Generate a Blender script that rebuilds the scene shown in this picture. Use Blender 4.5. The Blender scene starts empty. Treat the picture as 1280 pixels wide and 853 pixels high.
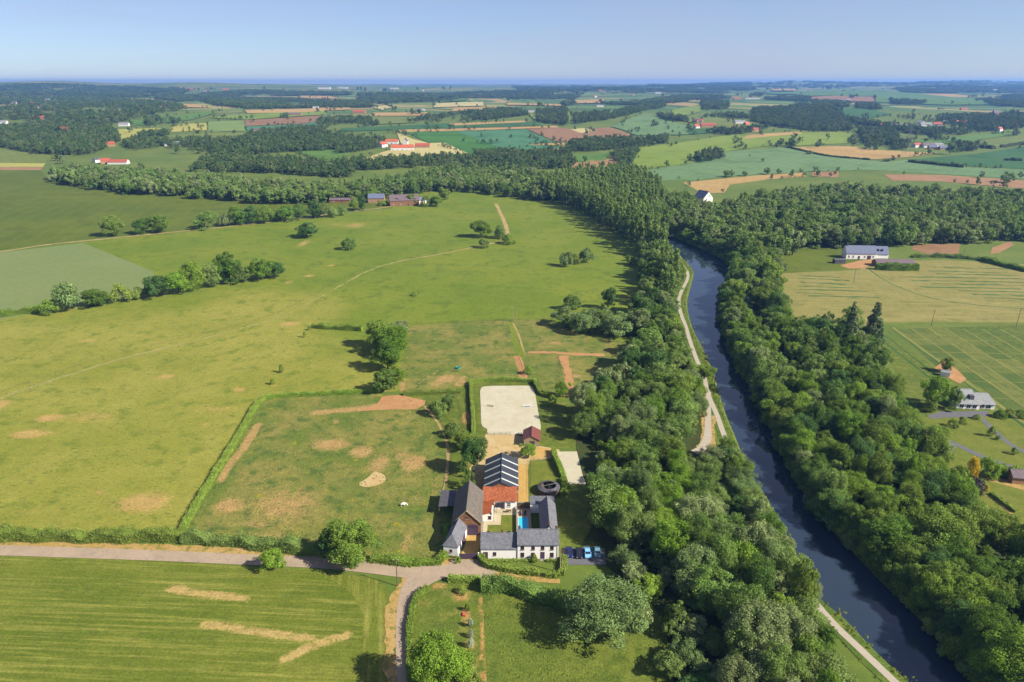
import bpy, bmesh, math, random
import numpy as np
from mathutils import Vector, Matrix
from mathutils.geometry import delaunay_2d_cdt

random.seed(7)
RNG = np.random.default_rng(7)
scene = bpy.context.scene
C = scene.collection
R = math.radians

# ------------------------------------------------------------------ camera, sky, sun, exposure
FPX, CAMH = 853.3, 120.0                      # focal length in photo pixels (1280 wide), height above the valley floor
PITCH = math.atan((426.5 - 103.0) / FPX)
cam_d = bpy.data.cameras.new('camera'); cam = bpy.data.objects.new('camera', cam_d); C.objects.link(cam)
cam_d.sensor_width = 36.0; cam_d.lens = 36.0 * FPX / 1280.0
cam_d.clip_start = 1.0; cam_d.clip_end = 90000.0
cam.location = (0, 0, CAMH); cam.rotation_euler = (math.pi / 2 - PITCH, 0, 0)
scene.camera = cam

SUN_EL, SUN_AZ = 37.0, 113.0                  # azimuth clockwise from +Y
world = bpy.data.worlds.new('World'); scene.world = world; world.use_nodes = True
wn = world.node_tree; wn.nodes.clear()
sky = wn.nodes.new('ShaderNodeTexSky'); sky.sky_type = 'NISHITA'; sky.sun_disc = False
sky.sun_elevation = R(SUN_EL); sky.sun_rotation = R(SUN_AZ)
sky.altitude = 150; sky.air_density = 0.8; sky.dust_density = 0.25; sky.ozone_density = 6.5
bg = wn.nodes.new('ShaderNodeBackground'); bg.inputs['Strength'].default_value = 0.06
wo = wn.nodes.new('ShaderNodeOutputWorld')
# a thin milky veil of high cirrus, the same all round the sky
_tc = wn.nodes.new('ShaderNodeTexCoord'); _mp = wn.nodes.new('ShaderNodeMapping'); _mp.inputs['Scale'].default_value = (1.6, 2.2, 11); _mp.inputs['Rotation'].default_value = (0.05, 0.04, 0.5)
_nz = wn.nodes.new('ShaderNodeTexNoise'); _nz.inputs['Scale'].default_value = 1.3; _nz.inputs['Detail'].default_value = 7; _nz.inputs['Roughness'].default_value = 0.62; _nz.inputs['Distortion'].default_value = 0.6
_mr = wn.nodes.new('ShaderNodeMapRange'); _mr.inputs['From Min'].default_value = 0.42; _mr.inputs['From Max'].default_value = 0.8; _mr.inputs['To Min'].default_value = 0.34; _mr.inputs['To Max'].default_value = 0.66
_mx = wn.nodes.new('ShaderNodeMix'); _mx.data_type = 'RGBA'; _mx.inputs[7].default_value = (3.75, 3.85, 5.4, 1)
wn.links.new(_tc.outputs['Generated'], _mp.inputs[0]); wn.links.new(_mp.outputs[0], _nz.inputs['Vector']); wn.links.new(_nz.outputs['Fac'], _mr.inputs['Value'])
wn.links.new(_mr.outputs[0], _mx.inputs[0]); wn.links.new(sky.outputs[0], _mx.inputs[6]); wn.links.new(_mx.outputs[2], bg.inputs['Color']); wn.links.new(bg.outputs[0], wo.inputs['Surface'])

sun_d = bpy.data.lights.new('sun', 'SUN'); sun_d.energy = 5.0; sun_d.angle = R(0.53); sun_d.color = (1.0, 0.92, 0.78)
sun = bpy.data.objects.new('sun', sun_d); C.objects.link(sun)
_sd = Vector((math.sin(R(SUN_AZ)) * math.cos(R(SUN_EL)), math.cos(R(SUN_AZ)) * math.cos(R(SUN_EL)), math.sin(R(SUN_EL))))
sun.rotation_euler = _sd.to_track_quat('Z', 'Y').to_euler()
sun.location = (200, -80, 300)

vs = scene.view_settings
vs.view_transform = 'Standard'; vs.look = 'None'; vs.exposure = 1.15; vs.gamma = 1.0; vs.use_curve_mapping = False
scene.render.engine = 'CYCLES'
cy = scene.cycles
cy.max_bounces = 5; cy.diffuse_bounces = 2; cy.glossy_bounces = 2; cy.transmission_bounces = 3
cy.transparent_max_bounces = 4; cy.volume_bounces = 0; cy.use_denoising = True
cy.caustics_reflective = False; cy.caustics_refractive = False
cy.sample_clamp_indirect = 6.0

# ------------------------------------------------------------------ tags and small helpers
def tag(o, label=None, cat=None, group=None, kind=None):
    if label: o['label'] = label
    if cat: o['category'] = cat
    if group: o['group'] = group
    if kind: o['kind'] = kind
    return o

def empty(name, loc=(0, 0, 0), rz=0.0, label=None, cat=None, group=None):
    o = bpy.data.objects.new(name, None); C.objects.link(o)
    o.location = loc; o.rotation_euler = (0, 0, rz); o.empty_display_size = 0.3
    return tag(o, label, cat, group)

def mesh_obj(name, verts, faces, mat, parent=None, smooth=False):
    me = bpy.data.meshes.new(name); me.from_pydata([tuple(v) for v in verts], [], [tuple(f) for f in faces])
    return link_mesh(name, me, mat, parent, smooth)

def link_mesh(name, me, mat, parent=None, smooth=False):
    if mat is not None and len(me.materials) == 0: me.materials.append(mat)
    if smooth: me.polygons.foreach_set('use_smooth', [True] * len(me.polygons))
    o = bpy.data.objects.new(name, me); C.objects.link(o)
    if parent is not None: o.parent = parent
    return o

class MB:
    """collects boxes, prisms and tubes for ONE part"""
    def __init__(s): s.v, s.f = [], []
    def add(s, v, f):
        b = len(s.v); s.v += [tuple(p) for p in v]; s.f += [tuple(i + b for i in q) for q in f]; return s
    def box(s, x0, x1, y0, y1, z0, z1, rot=None, c=(0, 0, 0)):
        v = [(x0, y0, z0), (x1, y0, z0), (x1, y1, z0), (x0, y1, z0), (x0, y0, z1), (x1, y0, z1), (x1, y1, z1), (x0, y1, z1)]
        if rot is not None: v = [tuple(rot @ Vector(p) + Vector(c)) for p in v]
        return s.add(v, [(0, 3, 2, 1), (4, 5, 6, 7), (0, 1, 5, 4), (1, 2, 6, 5), (2, 3, 7, 6), (3, 0, 4, 7)])
    def slab(s, quad, t):
        """a quad in space thickened downwards by t"""
        a = [Vector(p) for p in quad]; b = [p - Vector((0, 0, t)) for p in a]; n = len(a)
        f = [tuple(range(n)), tuple(range(2 * n - 1, n - 1, -1))]
        f += [(i, n + i, n + (i + 1) % n, (i + 1) % n) for i in range(n)]
        return s.add(a + b, f)
    def tube(s, p0, p1, r0, r1=None, n=8):
        r1 = r0 if r1 is None else r1
        p0, p1 = Vector(p0), Vector(p1); q = (p1 - p0).to_track_quat('Z', 'Y')
        v = []
        for p, r in ((p0, r0), (p1, r1)):
            v += [p + q @ Vector((r * math.cos(2 * math.pi * i / n), r * math.sin(2 * math.pi * i / n), 0)) for i in range(n)]
        f = [(i, (i + 1) % n, n + (i + 1) % n, n + i) for i in range(n)] + [tuple(range(n - 1, -1, -1)), tuple(range(n, 2 * n))]
        return s.add(v, f)
    def build(s, name, mat, parent=None, smooth=False): return mesh_obj(name, s.v, s.f, mat, parent, smooth)

def srgb(r, g, b):
    return tuple((c / 255 / 12.92) if c / 255 <= 0.04045 else ((c / 255 + 0.055) / 1.055) ** 2.4 for c in (r, g, b))
KALB = 0.50
def alb(r, g, b, k=KALB):
    """surface colour whose sunlit picture is near sRGB r, g, b"""
    c = srgb(r, g, b); return (min(.85, c[0] * k), min(.85, c[1] * k), min(.85, c[2] * k * 0.88), 1.0)

# ------------------------------------------------------------------ terrain shape and pixel -> ground
def sst(a, b, x):
    t = np.clip((np.asarray(x, float) - a) / (b - a), 0, 1); return t * t * (3 - 2 * t)
def hgt(x, y):
    x = np.asarray(x, float); y = np.asarray(y, float)
    h = 40 * sst(820, 2300, y) + 26 * sst(2300, 6500, y)
    a = 4.0 * sst(800, 1900, y) + 6.0 * sst(2600, 6000, y)
    h = h + a * (np.sin(x / 310 + 0.7 * np.sin(y / 520)) * np.cos(y / 430 + 1.1) + 0.6 * np.sin(x / 170 + y / 390 + 2))
    # wooded ridges in the distance
    h = h + 46 * np.exp(-((y - 6900 - 0.10 * x) / 1500) ** 2) * sst(-600, -2600, x) * sst(-14000, -7000, x + 0 * y)
    h = h + 8 * np.exp(-((y - 6900 - 0.10 * x) / 1500) ** 2) * sst(-600, -2600, x) * np.sin(x / 700 + 1)
    h = h + 46 * np.exp(-((y - 9800 + 0.15 * x) / 1900) ** 2) * sst(300, 3600, x)
    h = h + 16 * np.exp(-((y - 12200) / 1500) ** 2)
    return h
_cp, _sp = math.cos(PITCH), math.sin(PITCH)
def ray(px, py):
    u = (px - 640) / FPX; v = (426.5 - py) / FPX
    return u, _cp + v * _sp, -_sp + v * _cp
def P(px, py, z=None):
    """ground point seen at a photo pixel (z None: on the terrain; else on the level plane z)"""
    dx, dy, dz = ray(px, py)
    if z is not None:
        t = (z - CAMH) / dz; return (dx * t, dy * t)
    if CAMH / max(1e-6, -dz) * dy < 800 and dz < 0:
        t = -CAMH / dz; return (dx * t, dy * t)
    lo, hi = 50.0, 13000.0
    for k in range(4):
        t = np.geomspace(lo, hi, 220) if k == 0 else np.linspace(lo, hi, 60)
        below = CAMH + dz * t <= hgt(dx * t, dy * t)
        n = int(np.argmax(below)) if below.any() else len(t) - 1
        lo, hi = float(t[max(0, n - 1)]), float(t[n])
    return (dx * hi, dy * hi)
def PP(pts, z=None, f=None):
    if f: pts = [f(*p) for p in pts]
    return [P(p[0], p[1], z) for p in pts]
ZA = lambda x, y: (x / 2.909, 80 + y / 2.909)
ZB = lambda x, y: (420 + x / 2.909, 80 + y / 2.909)
ZC = lambda x, y: (840 + x / 2.909, 80 + y / 2.909)

def inside(poly, x, y):
    x = np.asarray(x, float); y = np.asarray(y, float); r = np.zeros(x.shape, bool)
    n = len(poly)
    for i in range(n):
        x0, y0 = poly[i]; x1, y1 = poly[(i + 1) % n]
        if y0 == y1: continue
        c = ((y0 > y) != (y1 > y)) & (x < (x1 - x0) * (y - y0) / (y1 - y0) + x0)
        r ^= c
    return r
def dist_line(pts, x, y):
    x = np.asarray(x, float); y = np.asarray(y, float); d = np.full(x.shape, 1e9)
    for (x0, y0), (x1, y1) in zip(pts[:-1], pts[1:]):
        L = (x1 - x0) ** 2 + (y1 - y0) ** 2 + 1e-9
        t = np.clip(((x - x0) * (x1 - x0) + (y - y0) * (y1 - y0)) / L, 0, 1)
        d = np.minimum(d, np.hypot(x - x0 - t * (x1 - x0), y - y0 - t * (y1 - y0)))
    return d
def smooth_line(pts, step=2.0):
    """Catmull-Rom through pts, sampled about every step metres"""
    p = [np.array(q, float) for q in pts]; p = [2 * p[0] - p[1]] + p + [2 * p[-1] - p[-2]]
    out = []
    for i in range(1, len(p) - 2):
        n = max(2, int(np.linalg.norm(p[i + 1] - p[i]) / step))
        for k in range(n):
            t = k / n
            out.append(0.5 * (2 * p[i] + (p[i + 1] - p[i - 1]) * t + (2 * p[i - 1] - 5 * p[i] + 4 * p[i + 1] - p[i + 2]) * t * t + (3 * p[i] - p[i - 1] - 3 * p[i + 1] + p[i + 2]) * t ** 3))
    out.append(p[-2]); return [tuple(q) for q in out]

def offset(line, d):
    p = np.array(line); t = np.gradient(p, axis=0); t /= np.linalg.norm(t, axis=1)[:, None] + 1e-9
    return [tuple(q) for q in p + np.stack([-t[:, 1], t[:, 0]], 1) * d]

# ------------------------------------------------------------------ materials
def hash_str(s):
    h = 7
    for c in s: h = (h * 31 + ord(c)) % 99991
    return h
class NT:
    def __init__(s, name):
        s.m = bpy.data.materials.new(name); s.m.use_nodes = True; s.t = s.m.node_tree
        s.b = s.t.nodes['Principled BSDF']; s.out = s.t.nodes['Material Output']
        s.b.inputs['Roughness'].default_value = 0.9; s.b.inputs['Specular IOR Level'].default_value = 0.2
        s._pos = None
    def n(s, t, **k):
        q = s.t.nodes.new(t)
        for a, b in k.items(): setattr(q, a, b)
        return q
    def l(s, a, b): s.t.links.new(a, b)
    def val(s, sock, v):
        if v is None: return
        if isinstance(v, (int, float)): sock.default_value = v
        elif isinstance(v, (tuple, list)): sock.default_value = tuple(v) if len(v) == len(sock.default_value) else tuple(v)[:len(sock.default_value)]
        else: s.l(v, sock)
    @property
    def pos(s):
        if s._pos is None: s._pos = s.n('ShaderNodeNewGeometry').outputs['Position']
        return s._pos
    def mapped(s, scale=(1, 1, 1), rz=0.0, vec=None):
        q = s.n('ShaderNodeMapping'); s.l(vec or s.pos, q.inputs['Vector'])
        q.inputs['Scale'].default_value = scale; q.inputs['Rotation'].default_value = (0, 0, rz); return q.outputs[0]
    def rotated(s, rz, scale):
        """turn first, then scale"""
        return s.mapped(scale=scale, vec=s.mapped(rz=rz))
    def noise(s, size, detail=3.0, rough=0.55, vec=None, dist=0.0):
        q = s.n('ShaderNodeTexNoise'); s.l(vec or s.pos, q.inputs['Vector'])
        q.inputs['Scale'].default_value = 1.0 / size; q.inputs['Detail'].default_value = detail
        q.inputs['Roughness'].default_value = rough; q.inputs['Distortion'].default_value = dist
        return q.outputs['Fac']
    def voro(s, size, vec=None, out='Color', feat='F1', rand=1.0):
        q = s.n('ShaderNodeTexVoronoi', feature=feat); s.l(vec or s.pos, q.inputs['Vector'])
        q.inputs['Scale'].default_value = 1.0 / size; q.inputs['Randomness'].default_value = rand; return q.outputs[out]
    def step(s, v, a, b):
        q = s.n('ShaderNodeMapRange', interpolation_type='SMOOTHSTEP'); s.val(q.inputs['Value'], v)
        q.inputs['From Min'].default_value = a; q.inputs['From Max'].default_value = b; return q.outputs[0]
    def rng(s, v, a, b, c, d):
        q = s.n('ShaderNodeMapRange'); s.val(q.inputs['Value'], v)
        for i, x in zip(('From Min', 'From Max', 'To Min', 'To Max'), (a, b, c, d)): q.inputs[i].default_value = x
        return q.outputs[0]
    def math(s, op, a, b=0.0, c=None):
        q = s.n('ShaderNodeMath', operation=op); s.val(q.inputs[0], a); s.val(q.inputs[1], b)
        if c is not None: s.val(q.inputs[2], c)
        return q.outputs[0]
    def mix(s, fac, a, b, blend='MIX'):
        q = s.n('ShaderNodeMix', data_type='RGBA', blend_type=blend)
        s.val(q.inputs[0], fac); s.val(q.inputs[6], a); s.val(q.inputs[7], b); return q.outputs[2]
    def attr(s, name, out='Fac'):
        q = s.n('ShaderNodeAttribute'); q.attribute_name = name; return q.outputs[out]
    def bump(s, h, strength=0.3, dist=0.3):
        q = s.n('ShaderNodeBump'); q.inputs['Strength'].default_value = strength; q.inputs['Distance'].default_value = dist
        s.l(h, q.inputs['Height']); s.l(q.outputs[0], s.b.inputs['Normal'])
    def scale(s, col, f):
        """multiply a colour by a scalar"""
        q = s.n('ShaderNodeVectorMath', operation='SCALE'); s.val(q.inputs[0], col); s.val(q.inputs['Scale'], f); return q.outputs[0]
    def done(s, col, rough=None, spec=None, metal=None):
        s.val(s.b.inputs['Base Color'], col)
        if rough is not None: s.b.inputs['Roughness'].default_value = rough
        if spec is not None: s.b.inputs['Specular IOR Level'].default_value = spec
        if metal is not None: s.b.inputs['Metallic'].default_value = metal
        return s.m

def ground_mat(name, c0, c1, c2=None, big=45, mid=6, fine=0.8, contrast=0.5, bump=0.5, stripe=None, soil=None, tuft=None, spots=None, rows=None):
    m = NT(name)
    col = m.mix(m.step(m.noise(big, 4, 0.6), 0.35, 0.65), c0, c1)
    if c2: col = m.mix(m.step(m.noise(mid, 4, 0.65), 0.48, 0.66), col, c2)
    if stripe:                                   # (angle, period, strength, colour): mowing or drilling lines
        an, per, st, sc = stripe
        v = m.rotated(R(an), (1 / (per * 26), 1 / per, 1))
        col = m.mix(m.math('MULTIPLY', m.step(m.noise(1.0, 3, 0.7, v), 0.44, 0.72), st), col, sc)
    if rows:                                     # (angle, period, width 0..1, strength, colour): regular crop rows / tramlines
        an, per, wd, st, sc = rows
        v = m.rotated(R(an), (1 / per, 1 / per, 1))
        sx = m.n('ShaderNodeSeparateXYZ'); m.l(v, sx.inputs[0])
        wob = m.math('ADD', sx.outputs[1], m.math('MULTIPLY', m.noise(30, 2), 0.6))
        tri = m.math('PINGPONG', wob, 0.5)
        col = m.mix(m.math('MULTIPLY', m.step(tri, wd + 0.06, wd), st), col, sc)
    if tuft: col = m.mix(m.step(m.noise(1.6, 2, 0.5, m.mapped((0.6, 1.3, 1))), 0.66, 0.74), col, tuft)
    if spots: col = m.mix(m.step(m.noise(spots[1], 3, 0.7), spots[2], spots[2] + 0.08), col, spots[0])
    f = m.noise(fine, 3, 0.7)
    f2 = m.noise(fine * 4.3, 3, 0.7)
    if soil:                                     # worn bare ground where the 'soil' attribute says, edges broken by noise
        e = m.math('ADD', m.attr('soil'), m.math('MULTIPLY', m.math('SUBTRACT', m.math('ADD', m.noise(3.2, 5, 0.72), m.noise(.8, 3, .7)), 1.0), 0.85))
        sc = m.mix(m.noise(5, 3), soil[0], soil[1])
        col = m.mix(m.math('MULTIPLY', m.step(e, 0.32, 0.84), 0.85), col, sc)
    col = m.scale(col, m.math('MULTIPLY', m.rng(f, 0.25, 0.75, 1 - contrast, 1 + contrast), m.rng(f2, 0.25, 0.75, 1 - contrast * 0.5, 1 + contrast * 0.5)))
    if bump: m.bump(f, bump, 0.25)
    return m.done(col)

def plain(name, col, var=0.12, size=1.5, rough=0.8, spec=0.25, metal=None, streak=None):
    m = NT(name)
    c = m.scale(col, m.rng(m.noise(size, 4, 0.65), 0.25, 0.75, 1 - var, 1 + var))
    if streak: c = m.mix(m.math('MULTIPLY', m.step(m.noise(streak[1], 4, 0.7), 0.5, 0.7), streak[2]), c, streak[0])
    return m.done(c, rough, spec, metal)

def roof_mat(name, col, alt, rows=0.28, var=0.3, rough=0.75, spec=0.3, moss=None):
    """slates or tiles too small to tell apart at this distance: course lines and blotches"""
    m = NT(name)
    tc = m.n('ShaderNodeTexCoord').outputs['Object']
    c = m.mix(m.step(m.noise(1.1, 5, 0.7, tc), 0.35, 0.7), col, alt)
    s2 = m.voro(rows * 1.4, tc)
    bw = m.n('ShaderNodeRGBToBW'); m.l(s2, bw.inputs[0])
    c = m.scale(c, m.rng(bw.outputs[0], 0, 1, 1 - var, 1 + var))
    if moss: c = m.mix(m.math('MULTIPLY', m.step(m.noise(2.2, 5, 0.75, tc), 0.55, 0.7), 0.6), c, moss)
    m.bump(m.noise(rows, 1, 0.5, tc), 0.25, 0.05)
    return m.done(c, rough, spec)

def leaf_mat(name, a, b, c=None, transl=0.34):
    """a, b: the two ends of the colours between plants; per-leaf variation on top"""
    m = NT(name)
    oi = m.n('ShaderNodeObjectInfo').outputs['Random']
    col = m.mix(oi, a, b)
    if c: col = m.mix(m.step(m.math('FRACT', m.math('MULTIPLY', oi, 7.31)), 0.72, 0.8), col, c)
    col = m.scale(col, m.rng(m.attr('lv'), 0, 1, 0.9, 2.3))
    col = m.scale(col, m.rng(m.math('FRACT', m.math('MULTIPLY', oi, 13.7)), 0, 1, 0.78, 1.22))
    d = m.b; d.inputs['Roughness'].default_value = 0.6; d.inputs['Specular IOR Level'].default_value = 0.08
    m.val(d.inputs['Base Color'], col)
    t = m.n('ShaderNodeBsdfTranslucent'); m.val(t.inputs['Color'], m.mix(0.5, col, (0.20, 0.24, 0.02, 1)))
    mx = m.n('ShaderNodeMixShader'); mx.inputs[0].default_value = transl
    m.l(d.outputs[0], mx.inputs[1]); m.l(t.outputs[0], mx.inputs[2]); m.l(mx.outputs[0], m.out.inputs['Surface'])
    return m.m

M = {}
# --- ground
M['ground'] = None  # built below
STRAW = alb(196, 176, 112)
M['pasture'] = ground_mat('pasture_grass', alb(128, 142, 58), alb(152, 158, 76), alb(112, 134, 48), big=60, mid=9, fine=0.9, contrast=0.28, tuft=alb(84, 112, 40), soil=(alb(206, 176, 110), alb(190, 150, 96)))
M['meadow'] = ground_mat('meadow_grass', alb(104, 140, 46), alb(126, 152, 58), alb(92, 128, 40), big=70, mid=10, fine=1.0, contrast=0.25, tuft=alb(80, 112, 38), soil=(alb(196, 160, 104), alb(186, 140, 96)))
M['hill'] = ground_mat('hill_grass', alb(98, 116, 26), alb(112, 126, 32), alb(92, 110, 28), big=120, mid=25, fine=2.0, contrast=0.18, rows=(78, 14, 0.06, 0.15, alb(138, 148, 64)))
M['mown'] = ground_mat('mown_grass', alb(104, 122, 34), alb(122, 134, 46), None, big=30, fine=0.6, contrast=0.36, stripe=(3, 1.3, 0.8, alb(166, 164, 80)), soil=(alb(218, 190, 130), alb(198, 166, 106)))
M['mown_curve'] = ground_mat('mown_headland_grass', alb(108, 124, 36), alb(126, 136, 48), None, big=20, fine=0.6, contrast=0.38, stripe=(80, 1.5, 0.7, alb(170, 166, 88)))
M['paddock'] = ground_mat('paddock_grass', alb(150, 144, 76), alb(112, 130, 52), alb(92, 116, 50), big=18, mid=6, fine=0.6, contrast=0.46, spots=(alb(164, 160, 44), 4, 0.62), soil=(alb(204, 170, 116), alb(192, 152, 102)))
M['lawn'] = ground_mat('garden_lawn', alb(112, 128, 42), alb(132, 138, 54), None, big=5, fine=0.5, contrast=0.25)
M['orchard'] = ground_mat('orchard_grass', alb(112, 128, 46), alb(98, 118, 40), alb(134, 138, 62), big=12, mid=4, fine=0.6, contrast=0.4, soil=(alb(212, 172, 110), alb(196, 146, 92)))
M['se_meadow'] = ground_mat('rough_meadow_grass', alb(108, 126, 44), alb(122, 134, 52), alb(94, 114, 38), big=22, mid=5, fine=0.5, contrast=0.46, tuft=alb(86, 106, 36))
M['bank'] = ground_mat('bank_grass', alb(104, 130, 46), alb(88, 116, 40), alb(128, 142, 60), big=8, mid=3, fine=0.5, contrast=0.4)
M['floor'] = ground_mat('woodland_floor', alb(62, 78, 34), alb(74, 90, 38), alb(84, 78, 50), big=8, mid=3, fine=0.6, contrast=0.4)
M['teal'] = ground_mat('young_crop', alb(128, 146, 88), alb(136, 150, 94), None, big=60, fine=1.0, contrast=0.2, rows=(97, 2.4, 0.14, 0.40, alb(160, 172, 120)))
M['stubble'] = ground_mat('hay_stubble', alb(160, 152, 92), alb(148, 144, 82), alb(138, 136, 72), big=30, mid=9, fine=0.8, contrast=0.28, stripe=(2, 2.0, 0.55, alb(192, 182, 110)))
def plots_mat():
    m = NT('nursery_plots'); a, b = P(1118, 411, 0), P(1262, 516, 0); an = math.atan2(b[1] - a[1], b[0] - a[0])
    v = m.rotated(-an, (1 / 17.0, 1 / 8.9, 1)); fl = m.n('ShaderNodeVectorMath', operation='FLOOR'); m.l(v, fl.inputs[0])
    wn_ = m.n('ShaderNodeTexWhiteNoise'); m.l(fl.outputs[0], wn_.inputs[0])
    col = m.mix(wn_.outputs['Value'], alb(84, 112, 42), alb(136, 140, 68))
    col = m.mix(m.step(m.noise(3, 4, .65), .48, .66), col, alb(104, 120, 48))
    r_ = m.rotated(-an, (1 / 14, 1 / 1.1, 1)); col = m.mix(m.math('MULTIPLY', m.step(m.noise(1, 2, .6, r_), .45, .6), .4), col, alb(72, 98, 38))
    f = m.noise(.7, 3, .7); m.bump(f, .5, .25)
    return m.done(m.scale(col, m.rng(f, .25, .75, .62, 1.38)))
M['plots'] = plots_mat()
M['nursery'] = ground_mat('nursery_weeds', alb(96, 118, 46), alb(110, 126, 52), alb(84, 104, 42), big=18, mid=4, fine=0.8, contrast=0.44)
M['sand'] = ground_mat('arena_sand', alb(216, 208, 188), alb(226, 218, 204), alb(212, 205, 184), big=9, mid=3.5, fine=0.35, contrast=0.05, bump=0.15)
M['yard'] = ground_mat('sandy_yard', alb(214, 186, 136), alb(222, 200, 158), alb(206, 172, 112), big=6, mid=2, fine=0.3, contrast=0.12, bump=0.15)
M['gold'] = ground_mat('golden_gravel', alb(220, 184, 114), alb(210, 172, 106), None, big=4, fine=0.3, contrast=0.12, bump=0.15)
M['soilred'] = ground_mat('trodden_red_earth', alb(208, 160, 116), alb(200, 148, 106), alb(190, 148, 98), big=6, mid=2.5, fine=0.5, contrast=0.14, bump=0.2)
M['verge'] = ground_mat('dry_verge', alb(206, 172, 116), alb(196, 164, 100), alb(142, 140, 66), big=6, mid=2.2, fine=0.4, contrast=0.22)
M['track'] = ground_mat('dirt_track', alb(204, 176, 128), alb(192, 164, 116), alb(170, 160, 96), big=14, mid=4, fine=0.5, contrast=0.15)
M['worn'] = ground_mat('worn_track', alb(172, 168, 100), alb(160, 160, 88), alb(190, 176, 120), big=12, mid=4, fine=0.6, contrast=0.25)
def road_mat():
    m = NT('old_tarmac')
    c = m.mix(m.step(m.noise(7, 4, 0.6), 0.35, 0.65), alb(200, 178, 160), alb(188, 168, 152))
    c = m.mix(m.math('MULTIPLY', m.step(m.noise(1.6, 5, 0.7), 0.52, 0.7), 0.45), c, alb(170, 152, 140))
    c = m.mix(m.math('MULTIPLY', m.step(m.noise(2.6, 2, 0.9, None, 2.0), 0.57, 0.62), 0.35), c, alb(150, 140, 132))
    c = m.scale(c, m.rng(m.noise(0.3, 4, 0.75), 0.25, 0.75, 0.84, 1.16))
    return m.done(c, 0.85, 0.3)
M['road'] = road_mat()
M['path'] = plain('pale_concrete_path', alb(204, 192, 184), 0.1, 1.6)
M['ruled'] = ground_mat('mown_plot_path', alb(158, 154, 84), alb(142, 144, 74), None, big=9, fine=0.6, contrast=0.3)
M['tarmac'] = plain('dark_tarmac', alb(122, 122, 136), 0.12, 2.0)
M['concrete'] = plain('pale_concrete', alb(190, 182, 172), 0.1, 1.2)
# --- far fields: (colour pairs)
def far_field(name, a, b, rows=None):
    k = hash_str(name); d = tuple(max(0, c - 16) for c in a)
    return ground_mat(name, alb(*a), alb(*b), alb(*d), big=150, mid=60, fine=3, contrast=0.16, bump=0, rows=rows or (k % 180, 9 + k % 9, 0.09, 0.35, alb(*d)), stripe=((k * 7) % 180, 6, .3, alb(*[min(235, c + 18) for c in b])))
FF = {
 'tan': far_field('ripe_crop', (206, 172, 118), (198, 164, 104)),
 'cream': far_field('cut_straw', (218, 206, 150), (208, 196, 136)),
 'yellow': far_field('yellowing_crop', (196, 192, 104), (184, 182, 92)),
 'green': far_field('green_crop', (98, 138, 50), (108, 144, 56)),
 'vivid': far_field('vivid_green_crop', (74, 128, 44), (84, 136, 52)),
 'lime': far_field('bright_meadow', (134, 158, 54), (142, 162, 64)),
 'teal': far_field('bluish_green_crop', (84, 138, 98), (92, 142, 104)),
 'sage': far_field('grey_green_crop', (116, 150, 98), (124, 154, 104)),
 'dark': far_field('dark_green_crop', (66, 112, 56), (76, 120, 60)),
 'brown': far_field('bare_ploughed_soil', (168, 130, 98), (158, 124, 92)),
 'red': far_field('reddish_soil', (184, 142, 108), (174, 136, 102)),
 'olive': far_field('olive_grass', (130, 144, 66), (120, 138, 60)),
 'striped': far_field('striped_crop', (118, 150, 74), (126, 154, 82), rows=(0, 26, 0.16, 0.5, alb(176, 184, 110))),
 'orange': far_field('orange_tan_stubble', (202, 170, 112), (194, 162, 104)),
}
def base_ground():
    """the land between the built fields; beyond 2 km a patchwork of fields too far away to build"""
    m = NT('countryside')
    near = m.mix(m.step(m.noise(60, 4, 0.6), 0.35, 0.65), alb(104, 128, 50), alb(122, 138, 60))
    v = m.mapped((1 / 330, 1 / 900, 1), rz=0.12)
    q = m.n('ShaderNodeTexVoronoi', feature='F1', distance='CHEBYCHEV'); m.l(v, q.inputs['Vector']); q.inputs['Scale'].default_value = 1.0; q.inputs['Randomness'].default_value = 0.85
    bw = m.n('ShaderNodeSeparateXYZ'); m.l(q.outputs['Color'], bw.inputs[0])
    cr = m.n('ShaderNodeValToRGB'); m.l(bw.outputs[0], cr.inputs[0]); cr.color_ramp.interpolation = 'CONSTANT'
    el = cr.color_ramp.elements; el[0].color = alb(84, 118, 50); el[1].position = 0.9; el[1].color = alb(186, 160, 104)
    for p_, c_ in ((0.2, alb(112, 140, 60)), (0.38, alb(90, 124, 62)), (0.52, alb(126, 146, 70)), (0.66, alb(78, 108, 48)), (0.78, alb(174, 168, 104)), (0.85, alb(108, 138, 80))):
        e = el.new(p_); e.color = c_
    sx = m.n('ShaderNodeSeparateXYZ'); m.l(m.pos, sx.inputs[0])
    col = m.mix(m.step(sx.outputs[1], 1900, 2300), near, cr.outputs[0])
    col = m.scale(col, m.rng(m.noise(3.0, 4, 0.7), 0.25, 0.75, 0.82, 1.18))
    return m.done(col)
M['ground'] = base_ground()
def water_mat():
    m = NT('river_water')
    m.val(m.b.inputs['Base Color'], m.mix(m.noise(14, 3), (0.014, 0.026, 0.046, 1), (0.021, 0.031, 0.046, 1)))
    m.b.inputs['Roughness'].default_value = 0.04; m.b.inputs['IOR'].default_value = 1.40; m.b.inputs['Specular IOR Level'].default_value = 0.8
    h = m.noise(0.7, 2, 0.5, m.mapped((1, 0.6, 1)))
    m.bump(h, 0.035, 0.05)
    return m.m
M['water'] = water_mat()
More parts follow.
